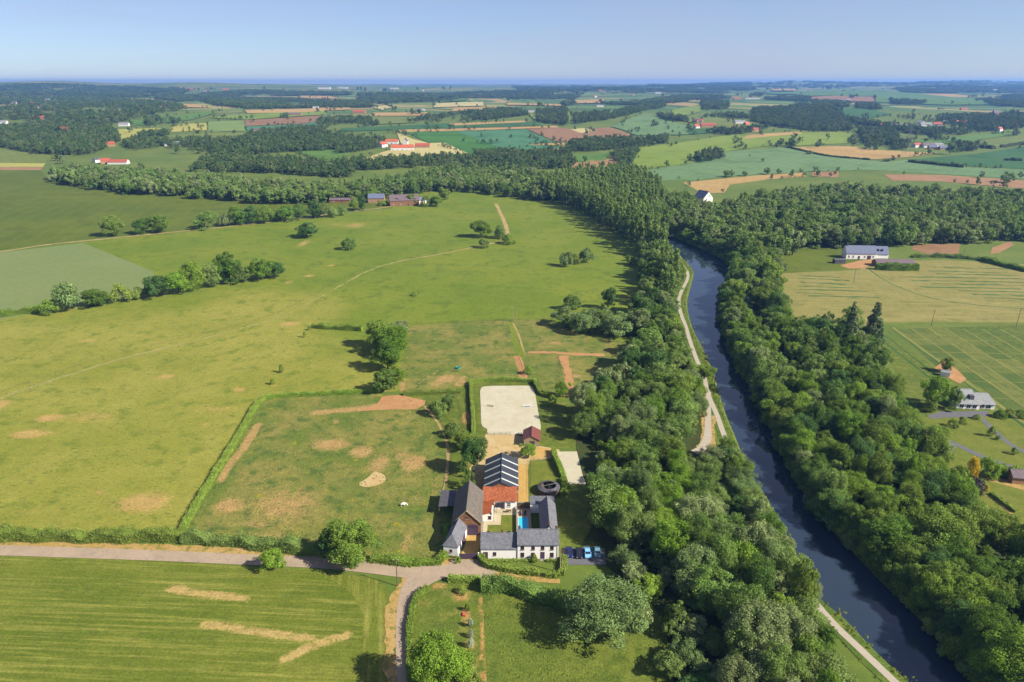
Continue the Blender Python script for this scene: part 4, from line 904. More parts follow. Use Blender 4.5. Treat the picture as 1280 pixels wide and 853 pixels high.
# awning and garden furniture on the patio
b = empty('awning', (-3.7, 172.6, 0), 0, 'square black awning over the patio', 'awning')
MB().slab([(-1.05, -1.1, 2.25), (1.05, -1.1, 2.25), (1.05, 1.1, 2.45), (-1.05, 1.1, 2.45)], .06).build('canopy', M['black'], b)
for x in (-1, 1): MB().box(x - .04, x + .04, -1.08, -1.0, 0.05, 2.2).build('post', M['black'], b)
def garden_table(x, y, label):
    t = empty('garden_table', (x, y, .05), 0, label, 'table')
    MB().box(-.8, .8, -.4, .4, .68, .74).build('table_top', M['wood'], t)
    for sx in (-.7, .7):
        for sy in (-.3, .3): MB().box(sx - .04, sx + .04, sy - .04, sy + .04, 0, .68).build('leg', M['wood'], t)
garden_table(-1.0, 172.2, 'wooden garden table on the cream patio beside the black awning')
def lounger(x, y, rz, label):
    t = empty('sun_lounger', (x, y, .05), rz, label, 'lounger', 'loungers by the pool')
    MB().box(-.32, .32, -.9, .4, .26, .34).build('seat', M['black'], t); MB().slab([(-.32, .4, .36), (.32, .4, .36), (.32, .95, .75), (-.32, .95, .75)], .07).build('backrest', M['black'], t)
    for sx in (-.27, .27):
        for sy in (-.8, .5): MB().box(sx - .03, sx + .03, sy - .03, sy + .03, 0, .26).build('leg', M['grey_metal'], t)
lounger(2.5, 171.2, .1, 'dark lounger on the pool deck nearer the lawn'); lounger(3.9, 171.3, -.1, 'dark lounger on the pool deck nearer the white wall')
# farm gate
b = empty('farm_gate', (-11.6, 151.0, 0), 0, 'wide dark timber gate closing the courtyard', 'gate')
for k in range(14): MB().box(-2.55 + k * .365, -2.2 + k * .365, -.05, .05, .1, 1.75).build('board', M['door'], b)
for x in (-2.75, 2.6): MB().box(x - .15, x + .15, -.15, .15, 0, 2.1).build('post', M['white'], b)
MB().box(-2.55, 2.5, .055, .12, 1.3, 1.45).box(-2.55, 2.5, .055, .12, .4, .55).build('rail', M['door'], b)

# ------------------------------------------------------------------ other houses
def px_house(name, label, px, py, L_, W_, eave, ridge, rz, wm, rm, group=None, cat='house', ndoor=True, wins=3, hip=False, chim=True):
    x, y = P(px, py); z = float(hgt(x, y))
    b, r = building(name, label, cat, x, y, R(rz), L_, W_, eave, ridge, wm, rm, z, 0.4, hip, hip, group)
    for k in range(wins):
        u = -L_ / 2 + L_ * (k + .5) / wins
        if ndoor and k == wins // 2: opening(b, 'door', 'S', L_, W_, u, 0.05, 1.2, 2.2, M['frame'], M['door'])
        else: opening(b, 'window', 'S', L_, W_, u, 1.0, 1.1, 1.2, M['wframe'], M['glass'])
    if chim: chimney(r, L_ * .38, 0, ridge - .5, ridge + .9, .8)
    return b, r
WF = plain('far_white_render', (0.56, 0.54, 0.52, 1), .06)
RF = roof_mat('far_red_tiles', alb(206, 108, 84), alb(190, 96, 76), var=.1)
OF = roof_mat('far_orange_tiles', alb(224, 118, 82), alb(214, 106, 74), var=.1)
BL = roof_mat('blue_grey_slates', alb(118, 128, 168), alb(128, 136, 172), var=.12)
PURP = roof_mat('purple_grey_tiles', alb(124, 108, 122), alb(136, 118, 130), var=.15)
GREY = roof_mat('pale_grey_tiles', alb(160, 164, 178), alb(172, 174, 186), var=.18)
# long white house right of the river
x, y = P(1076, 324)
b, r = building('longhouse', 'long white farmhouse with blue slate roof beyond the hay field', 'house', x, y + 4, R(-4), 21, 9, 4.4, 9.0, M['white'], BL, ov=.4)
for u in (-8.5, -5.5, 2.5, 8.5): opening(b, 'window', 'S', 21, 9, u, 1.2, 1.0, 1.4, M['wframe'], M['glass'])
opening(b, 'door', 'S', 21, 9, 5.6, .05, 2.6, 2.6, M['frame'], M['door']); opening(b, 'door', 'S', 21, 9, -1.5, .05, 1.2, 2.2, M['frame'], M['door'])
chimney(r, -9.2, 0, 8.4, 10.2, .9)
b, r = building('house_annex', 'lower blue slate annex at the end of the long white house', 'house', x + 15.8, y + 6, R(-4), 10, 8.5, 3.4, 8.0, M['white'], BL, ov=.4)
for u in (-2.5, 0.5): MB().box(u - .5, u + .5, -3.2, -2.2, 5.2, 6.6).build('dormer', M['glass'], r)
x, y = P(1118, 335); building('farm_shed', 'long purple grey shed behind a clipped hedge in the hay field', 'shed', x + 2, y + 6, R(-3), 26, 8, 2.8, 4.6, M['brick'], PURP)
x, y = P(1050, 330); building('garage', 'small dark double garage left of the white farmhouse', 'garage', x, y + 2, 0, 7.5, 4, 2.6, 3.3, M['slate_dark'], M['slate_dark'])
# bungalow with pale grey roof
x, y = P(1214, 512)
b, r = building('bungalow', 'white bungalow with pale grey hipped roof beside the nursery', 'house', x - 1.0, y + 4.2, R(-6), 8.4, 8.2, 2.7, 6.8, M['white'], GREY, ov=.5, hip0=True, hip1=True, hip_run=2.4)
for u in (-2.4, 0.2, 2.4): opening(b, 'window', 'S', 8.4, 8.2, u, .5, 1.5, 1.6, M['wframe'], M['glass'])
MB().box(.3, 2.0, -3.2, -1.2, 3.2, 5.4).build('dormer', M['slate_dark'], r)
b, r = building('bungalow_wing', 'lower pale grey roofed wing of the bungalow', 'house', x + 6.0, y + 3.4, R(-8), 6.6, 6.4, 2.5, 5.4, M['white'], GREY, ov=.5, hip1=True, hip_run=2.2)
for u in (-1.4, 1.0): opening(b, 'window', 'S', 6.6, 6.4, u, .4, 1.6, 1.7, M['wframe'], M['glass'])
x, y = P(1273, 608); b, r = building('garden_house', 'small pale house cut by the right picture edge', 'house', x + 3, y + 3, R(-10), 8, 5, 2.5, 4.0, M['brick_far'], PURP)
x, y = P(1181, 470); building('greenhouse', 'tiny white garden hut on the bare plot', 'hut', x, y, R(-30), 3.4, 2.4, 1.9, 2.6, M['white'], GREY, ov=.15)
# huts along the far bank lane
px_house('river_hut', 'blue grey roofed hut among the trees across the river', 931, 379, 6, 4, 2.4, 3.8, 70, M['white'], BL, wins=1, chim=False, cat='hut')
px_house('river_hut', 'brown roofed cabin among the trees across the river', 950, 424, 7, 5, 2.4, 3.8, 20, M['wood'], M['slate_brown'], wins=1, chim=False, cat='hut')
px_house('river_hut', 'small teal cabin deep among the trees across the river', 980, 464, 5, 4, 2.3, 3.4, 10, plain('teal_boards', alb(96, 170, 176), .1), M['slate'], wins=1, chim=False, cat='hut')
# old farm on the hill track
px_house('barn', 'large purple grey roofed barn of the old hill farm', 505, 256, 30, 16, 5.5, 10.5, 14, M['brick'], PURP, wins=4, cat='barn')
px_house('farmhouse', 'blue roofed farmhouse at the left end of the hill farm', 471, 253, 17, 9, 5, 9, 4, M['brick_far'], BL, wins=4)
px_house('outhouse', 'small blue roofed outhouse at the right end of the hill farm', 527, 254, 8, 7, 3.5, 6, 30, M['white'], BL, wins=2)
px_house('gable_barn', 'round arched brick barn front of the hill farm', 498, 256.5, 10, 10, 5, 8.5, 80, M['brick'], PURP, wins=2, cat='barn')
px_house('farm_shed', 'low grey sheds on the track left of the hill farm', 428, 253, 26, 7, 3, 4.6, 3, M['brick'], PURP, wins=3, cat='shed')
# white house above the river wood
x, y = P(884, 252)
b, r = building('white_house', 'white gabled house with blue roof above the river wood', 'house', x - 4, y + 2, R(118), 15, 13, 4.5, 11, WF, BL, ov=.3)
opening(b, 'window', 'W', 15, 13, -2.5, 2.0, 1.6, 1.6, M['wframe'], M['glass']); opening(b, 'window', 'W', 15, 13, 2.0, 5.5, 1.4, 1.6, M['wframe'], M['glass'])
px_house('river_cottage', 'purple roofed cottage at the river bend', 838, 280, 10, 8, 4, 7, 20, M['brick'], PURP, wins=2)
# red roofed farm in the cream stubble
px_house('red_farm', 'long bright red roofed range of the farm in the cream field', 503, 188, 40, 11, 5, 9.5, 6, WF, OF, wins=5)
px_house('red_farm', 'dark red roofed range at the right of the farm in the cream field', 528, 185, 26, 10, 4.5, 8, 4, M['brick_far'], RF, wins=4)
px_house('red_farm', 'red roofed house at the left corner of the farm in the cream field', 478, 184, 16, 12, 5, 9.5, 60, WF, RF, wins=2)
px_house('red_farm', 'back range with orange roof and white wall of the cream field farm', 490, 180, 24, 9, 5, 8.5, 2, WF, OF, wins=3)
px_house('red_farm', 'white gable house in the middle of the cream field farm', 507, 181, 9, 9, 6.5, 11, 85, WF, M['slate_dark'], wins=2)
# scattered distant houses: (zoom, x, y, length, width, eave, ridge, turn, wall, roof, label)
FARH = [
 (ZA, 630, 298, 30, 16, 6, 9, 2, WF, GREY, 'white hall before the orange strip at the left'),
 (ZA, 405, 300, 14, 10, 6, 10, 20, M['brick_far'], RF, 'pink house in the woods left of the white hall'),
 (ZA, 432, 364, 34, 12, 4, 8, 3, WF, RF, 'long red roofed house above the left pasture wood'),
 (ZA, 385, 362, 16, 12, 5, 9, 30, M['brick_far'], RF, 'brick house left of the long red roofed house'),
 (ZA, 354, 358, 12, 9, 5, 8, 60, WF, M['slate_dark'], 'white house at the left of the red roofed group'),
 (ZA, 1080, 372, 14, 11, 4, 9, 4, WF, OF, 'little white house with bright red roof alone in the woods'),
 (ZA, 232, 245, 26, 13, 6, 11, 15, M['brick_far'], RF, 'reddish house left of the pair in the left woods'),
 (ZA, 300, 245, 22, 13, 6, 11, -10, M['brick_far'], OF, 'orange house right of the pair in the left woods'),
 (ZA, 452, 226, 26, 12, 5, 9, 5, WF, GREY, 'grey roofed works above the yellow field at the left'),
 (ZA, 12, 218, 22, 12, 5, 9, 10, WF, GREY, 'white house cut by the left woods edge'),
 (ZA, 163, 134, 40, 20, 8, 13, 5, WF, GREY, 'white block below the wooded ridge'),
 (ZA, 205, 152, 26, 16, 7, 12, 30, WF, RF, 'pale house below the white block'),
 (ZA, 345, 133, 60, 20, 7, 13, 2, M['brick_far'], RF, 'pink village row below the ridge'),
 (ZA, 145, 202, 26, 14, 6, 11, 12, M['brick_far'], RF, 'pink house among the far left trees'),
 (ZA, 1148, 162, 30, 16, 7, 11, 5, WF, GREY, 'white house at the end of the long tan field'),
 (ZA, 1075, 188, 40, 16, 5, 9, 5, M['brick_far'], PURP, 'purple roofed farm below the long tan field'),
 (ZA, 960, 248, 50, 18, 5, 9, 2, WF, PURP, 'grey farm row above the left woods'),
 (ZA, 685, 128, 50, 20, 8, 14, 4, M['brick_far'], RF, 'reddish house group in the far valley'),
 (ZA, 690, 97, 120, 40, 12, 22, 2, M['brick_far'], RF, 'hazy reddish village blocks on the far slope'),
 (ZA, 820, 96, 90, 40, 12, 22, 8, M['brick_far'], RF, 'second hazy village block on the far slope'),
 (ZA, 960, 102, 110, 40, 12, 22, 0, WF, RF, 'hazy village row towards the horizon'),
 (ZA, 1180, 92, 200, 60, 16, 24, 0, WF, GREY, 'white industrial hall on the horizon'),
 (ZB, 210, 92, 200, 60, 14, 22, 0, WF, GREY, 'pale halls on the hazy plain'),
 (ZB, 25, 90, 190, 60, 16, 24, 0, WF, GREY, 'pale hall at the left of the hazy plain'),
 (ZB, 960, 100, 60, 30, 10, 18, 0, M['brick_far'], RF, 'small reddish house in front of the far ridge'),
 (ZB, 1170, 108, 90, 40, 10, 16, 0, WF, GREY, 'white hall on the far right slope'),
 (ZB, 960, 156, 40, 16, 6, 10, 5, WF, GREY, 'grey farm right of the far orange field'),
 (ZB, 1120, 138, 40, 16, 7, 12, 5, M['brick_far'], RF, 'red house above the grey green slope'),
 (ZB, 720, 175, 60, 20, 5, 8, 0, WF, GREY, 'white greenhouse row beside the tall trees'),
 (ZB, 85, 180, 44, 18, 6, 11, 0, M['brick_far'], RF, 'brick farm on the far olive meadow'),
 (ZB, 595, 358, 18, 12, 5, 9, 20, M['brick_far'], PURP, 'brown house hidden in the wood below the green wedge'),
 (ZB, 310, 170, 40, 16, 6, 10, 5, WF, GREY, 'white farm near the pale field'),
 (ZC, 1172, 103, 70, 40, 24, 34, 0, WF, GREY, 'bright white silo house near the right horizon'),
 (ZC, 638, 135, 40, 18, 8, 13, 5, WF, GREY, 'white house before the far brown field'),
 (ZC, 235, 130, 50, 20, 8, 14, 5, M['brick_far'], RF, 'reddish farm left of the big right wood'),
 (ZC, 290, 128, 110, 30, 7, 10, 0, WF, BL, 'long bluish hall above the big right wood'),
 (ZC, 245, 218, 30, 14, 5, 9, 10, WF, GREY, 'white house left of the big right wood'),
 (ZC, 130, 230, 40, 16, 6, 10, 3, M['brick_far'], RF, 'red farm under the pylon'),
 (ZC, 298, 246, 20, 12, 6, 10, 15, M['brick_far'], RF, 'small red house at the end of the tan strip'),
 (ZC, 810, 232, 36, 16, 6, 10, 25, WF, GREY, 'white barn beside the right pylon'),
 (ZC, 1055, 220, 40, 16, 6, 11, 5, WF, RF, 'pink house in the right village'),
 (ZC, 1172, 195, 16, 12, 14, 22, 5, M['brick_far'], PURP, 'dark church tower of the right village'),
 (ZC, 920, 226, 30, 14, 5, 9, 0, WF, GREY, 'pale house in the right village trees'),
 (ZC, 1060, 168, 36, 16, 6, 11, 5, M['brick_far'], RF, 'reddish house behind the right village'),
 (ZC, 930, 304, 26, 12, 5, 10, 5, WF, PURP, 'purple roofed house in the middle of the right hamlet'),
 (ZC, 888, 303, 18, 11, 5, 9, 20, WF, RF, 'pink walled house at the left of the right hamlet'),
 (ZC, 962, 300, 24, 12, 4, 7, 2, WF, GREY, 'white roofed house at the right of the right hamlet'),
 (ZC, 945, 310, 16, 10, 4, 8, -8, M['brick_far'], BL, 'blue roofed house at the front of the right hamlet'),
 (ZC, 985, 312, 18, 10, 4, 8, 0, M['brick_far'], BL, 'dark blue roofed shed of the right hamlet'),
]
for f, zx, zy, l_, w_, e_, r_, t_, wm, rm, lab in FARH:
    px, py = f(zx, zy); k_ = .42 if zy < 115 else .62 if zy < 180 else .85; l_ *= k_; w_ *= k_; e_ *= max(.6, k_); r_ *= max(.6, k_); px_house('distant_house', lab, px, py, l_, w_, e_, r_, t_, wm, rm, wins=0, chim=False, group='distant houses', ndoor=False)

# little villages too far off to tell house from house
VIL = [(ZA, (30, 280, 132, 165), 12, 'tiny house of the hazy village below the left ridge', 'houses of the left far village'), (ZA, (660, 1260, 98, 112), 14, 'tiny house of the hazy village strip on the far slope', 'houses of the far slope village'),
       (ZB, (20, 420, 94, 112), 10, 'tiny house on the hazy central plain', 'houses of the far plain'), (ZB, (820, 1240, 112, 150), 12, 'tiny house scattered on the slope below the right ridge', 'houses below the right ridge'), (ZC, (660, 1260, 200, 246), 12, 'tiny house among the trees of the right village', 'houses of the right village'), (ZC, (80, 300, 212, 240), 5, 'tiny house near the left pylon', 'houses near the left pylon')]
for f, (x0, x1, y0, y1), n_, lab, grp in VIL:
    for k in range(n_):
        px, py = f(random.uniform(x0, x1), random.uniform(y0, y1)); q = random.uniform(.8, 1.3)
        wm_, (rm_, rn) = random.choice((WF, WF, M['brick_far'])), random.choice(((RF, 'red'), (PURP, 'purple'), (GREY, 'grey'), (OF, 'orange')))
        px_house('village_house', lab.replace('tiny', 'tiny %s roofed %s' % (rn, 'brick' if wm_ is M['brick_far'] else 'white')), px, py, 14 * q, 9 * q, 4.5, 8.5, random.uniform(-40, 40), wm_, rm_, grp, wins=0, chim=False, ndoor=False)

# ------------------------------------------------------------------ vegetation
def leaf_mesh(name, pts, nrm, size, lv, mat, core=None):
    """one mesh of many small leaf-clump faces: pts, facing nrm, edge length size, shade lv"""
    n = len(pts); up = RNG.normal(0, 1, (n, 3)); t = np.cross(nrm, up); t /= np.linalg.norm(t, axis=1)[:, None] + 1e-9
    b = np.cross(nrm, t); s = size[:, None] / 2; asp = RNG.uniform(0.55, 0.9, (n, 1))
    q = np.stack([pts + t * s, pts + b * s * asp + nrm * s * 0.25, pts - t * s, pts - b * s * asp + nrm * s * 0.25], 1).reshape(-1, 3)
    f = np.arange(n * 4).reshape(n, 4)
    V = q.tolist(); Fc = f.tolist(); lvs = lv.tolist()
    if core is not None:
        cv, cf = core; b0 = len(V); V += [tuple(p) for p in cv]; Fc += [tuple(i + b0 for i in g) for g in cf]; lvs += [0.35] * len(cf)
    me = bpy.data.meshes.new(name); me.from_pydata(V, [], Fc)
    a = me.attributes.new('lv', 'FLOAT', 'FACE'); a.data.foreach_set('value', np.asarray(lvs, np.float32))
    me.materials.append(mat); me.update(); return me

def lobed(lobes, per, size, name, mat, up_bias=0.15, rnd=0.6, droop=0.0):
    """leaf faces over the outer side of overlapping lobes (x, y, z, r)"""
    P_, N_, S_, L_ = [], [], [], []
    cen = lobes[:, :3].mean(0)
    for (x, y, z, r) in lobes:
        k = max(8, int(per * r * r))
        d = RNG.normal(0, 1, (k, 3)); d /= np.linalg.norm(d, axis=1)[:, None]
        out = np.array((x, y, z)) - cen; out = out / (np.linalg.norm(out) + 1e-6)
        flip = (d @ out < -0.35); d[flip] *= -1
        rad = r * (RNG.uniform(0.3, 1.0, k) ** 0.4) * RNG.normal(1.0, .13, k)
        p = np.array((x, y, z)) + d * rad[:, None]
        if droop: p[:, 2] -= droop * np.hypot(p[:, 0] - cen[0], p[:, 1] - cen[1]) * RNG.uniform(0, 1, k)
        nr = d + RNG.normal(0, rnd, (k, 3)); nr[:, 2] += up_bias; nr /= np.linalg.norm(nr, axis=1)[:, None]
        lobe_shade = RNG.uniform(0.25, 0.75)
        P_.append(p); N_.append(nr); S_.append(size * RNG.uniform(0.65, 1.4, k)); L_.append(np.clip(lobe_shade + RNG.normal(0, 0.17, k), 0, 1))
    p = np.concatenate(P_); keep = p[:, 2] > 0.15
    return leaf_mesh(name, p[keep], np.concatenate(N_)[keep], np.concatenate(S_)[keep], np.concatenate(L_)[keep], mat)

def crown_lobes(kind, rs, nl):
    """lobe centres for a tree of nominal height 14 m"""
    out = []
    lean = rs.normal(0, .35, 2)
    if kind in ('broad', 'willow', 'fresh'):
        nb = int(rs.integers(4, 8)); bo = []
        for k in range(nb):                       # separate boughs give an uneven outline
            a = 2 * math.pi * k / nb + rs.uniform(-.5, .5); d = rs.uniform(1.2, 2.6)
            bo.append((d * math.cos(a), d * math.sin(a), rs.uniform(3.6, 8.8), rs.uniform(2.2, 3.2)))
        bo.append((rs.normal(0, .6), rs.normal(0, .6), rs.uniform(9.0, 10.6), rs.uniform(2.0, 2.9))); bo.append((0, 0, 5.6, 3.6)); bo.append((rs.normal(0, .5), rs.normal(0, .5), 7.6, 3.6))
        for i in range(nl):
            bx, by, bz, br = bo[int(rs.integers(0, len(bo)))]
            u = rs.uniform(-.75, 1.0); a = rs.uniform(0, 2 * math.pi); rr = math.sqrt(max(0, 1 - u * u))
            r = .55 + 1.25 * rs.uniform(0, 1) ** 1.8; q = br * rs.uniform(.62, 1.08)
            z = max(1.3, bz + q * u * 1.25)
            out.append((lean[0] + bx + q * rr * math.cos(a), lean[1] + by + q * rr * math.sin(a), min(13.4, z), r * (.85 if z > 11 else 1.1)))
    elif kind == 'poplar':
        for i in range(nl):
            z = rs.uniform(1.6, 13.6); t = z / 14; w = 1.55 * math.sin(math.pi * min(1, t ** .75 * .93 + .05)) + .15; a = rs.uniform(0, 2 * math.pi)
            out.append((w * math.cos(a) * rs.uniform(.3, 1), w * math.sin(a) * rs.uniform(.3, 1), z, rs.uniform(.55, 1.05)))
    elif kind == 'conifer':
        for i in range(nl):
            z = rs.uniform(1.2, 13.6); w = 3.0 * (1 - (z / 14.2)) + .15; a = rs.uniform(0, 2 * math.pi)
            out.append((w * math.cos(a) * rs.uniform(.4, 1), w * math.sin(a) * rs.uniform(.4, 1), z - .12 * w, .35 + .9 * (1 - z / 15)))
    elif kind == 'bush':
        for i in range(nl):
            u = rs.uniform(-.2, 1); a = rs.uniform(0, 2 * math.pi); rr = math.sqrt(max(0, 1 - u * u)) * rs.uniform(.5, 1)
            out.append((2.2 * rr * math.cos(a), 2.2 * rr * math.sin(a), 1.3 + 1.9 * u, rs.uniform(.6, 1.1)))
    return np.array(out)
def trunk_mesh(kind, rs, lobes):
    m = MB(); top = {'broad': 7.5, 'willow': 6.0, 'fresh': 7.5, 'poplar': 12.5, 'conifer': 13.0, 'bush': 1.2}[kind]; r0 = {'poplar': .22, 'conifer': .24, 'bush': .1}.get(kind, .34)
    b = (rs.normal(0, .2), rs.normal(0, .2), top * .45)
    m.tube((0, 0, -.4), b, r0, r0 * .75, 7); m.tube(b, (rs.normal(0, .3), rs.normal(0, .3), top), r0 * .75, r0 * .25, 7)
    if kind not in ('conifer', 'bush'):
        for i in rs.choice(len(lobes), min(6, len(lobes)), replace=False):
            x, y, z, r = lobes[i]; z0 = min(top * .9, max(top * .3, z * .55)); m.tube((0, 0, z0), (x * .85, y * .85, max(z0 + .4, z - .3)), r0 * .32, r0 * .1, 5)
    me = bpy.data.meshes.new('trunk'); me.from_pydata(m.v, [], m.f); me.materials.append(M['bark']); me.update(); return me

PROTO = {}
def protos(key, kind, mat, n, nl, per, size, **k):
    PROTO[key] = []
    for i in range(n):
        rs = np.random.default_rng(abs(hash_str(key)) + i * 17)
        lb = crown_lobes(kind, rs, nl)
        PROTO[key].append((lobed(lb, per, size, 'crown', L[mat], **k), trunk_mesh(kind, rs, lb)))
# near, detailed
protos('broad', 'broad', 'broad', 5, 86, 70, .44)
protos('wood', 'broad', 'wood', 7, 58, 74, .44)
protos('fresh', 'fresh', 'fresh', 3, 86, 72, .42)
protos('willow', 'willow', 'willow', 3, 60, 84, .40, droop=.12)
protos('bigwillow', 'willow', 'willow', 3, 130, 140, .25, droop=.04)
protos('bigbroad', 'broad', 'broad', 4, 110, 120, .29)
protos('bigwood', 'broad', 'wood', 5, 110, 120, .29)
protos('bigfresh', 'fresh', 'fresh', 3, 110, 125, .28)
protos('poplar', 'poplar', 'poplar', 3, 60, 110, .40)
protos('conifer', 'conifer', 'conifer', 2, 110, 90, .42, rnd=.5)
protos('bush', 'bush', 'hedge', 4, 22, 130, .30)
protos('wbush', 'bush', 'wood', 3, 22, 130, .32)
protos('yellow', 'bush', 'yellow', 1, 24, 150, .28); protos('purple', 'bush', 'purple', 1, 24, 150, .28); protos('greybush', 'bush', 'grey', 1, 20, 150, .26)
protos('wilbush', 'bush', 'willow', 2, 22, 130, .30)
# middle distance
protos('m_broad', 'broad', 'wood', 7, 44, 34, .74)
protos('m_poplar', 'poplar', 'poplar', 3, 34, 48, .62)
protos('m_bush', 'bush', 'wood', 3, 14, 60, .5)
# far
protos('f_broad', 'broad', 'far', 7, 26, 13, 1.2)
protos('f_poplar', 'poplar', 'far', 2, 20, 14, 1.1)

_cnt = {}
def plant(name, key, x, y, height, width, label, cat='tree', group=None, nomH=14.0, nomW=10.6, z=None, var=None):
    """one plant with its own trunk and crown; height and width in metres"""
    pr = PROTO[key]; k = _cnt.get(key, 0); _cnt[key] = k + 1
    cm, tm = pr[(k if var is None else var) % len(pr)]
    zz = float(hgt(x, y)) if z is None else z
    e = empty(name, (x, y, zz), random.uniform(0, 6.28), label, cat, group)
    e.scale = (width / nomW, width / nomW, height / nomH)
    for nm, me in (('trunk', tm), ('crown', cm)):
        o = bpy.data.objects.new(nm, me); C.objects.link(o); o.parent = e
    return e
def tree_px(name, key, px, py, hpx, wpx, label, group=None, cat='tree'):
    """base at a photo pixel; height and width as they show there"""
    x, y = P(px, py); z = float(hgt(x, y)); dep = y * _cp + (CAMH - z) * _sp; s = dep / FPX
    ca = math.atan2(CAMH - z, y)
    nomW = {'poplar': 4.2, 'm_poplar': 4.2, 'conifer': 6.2}.get(key, 10.6)
    w = wpx * s
    h = max(2.0, (hpx * s - 0.5 * w * math.sin(ca) * 0.9) / math.cos(ca))
    if 'bush' in key or key in ('yellow', 'purple'): return plant(name, key, x, y, max(.8, h), w, label, cat, group, 3.9, 5.6)
    return plant(name, key, x, y, h, w, label, cat, group, 14.0, nomW)

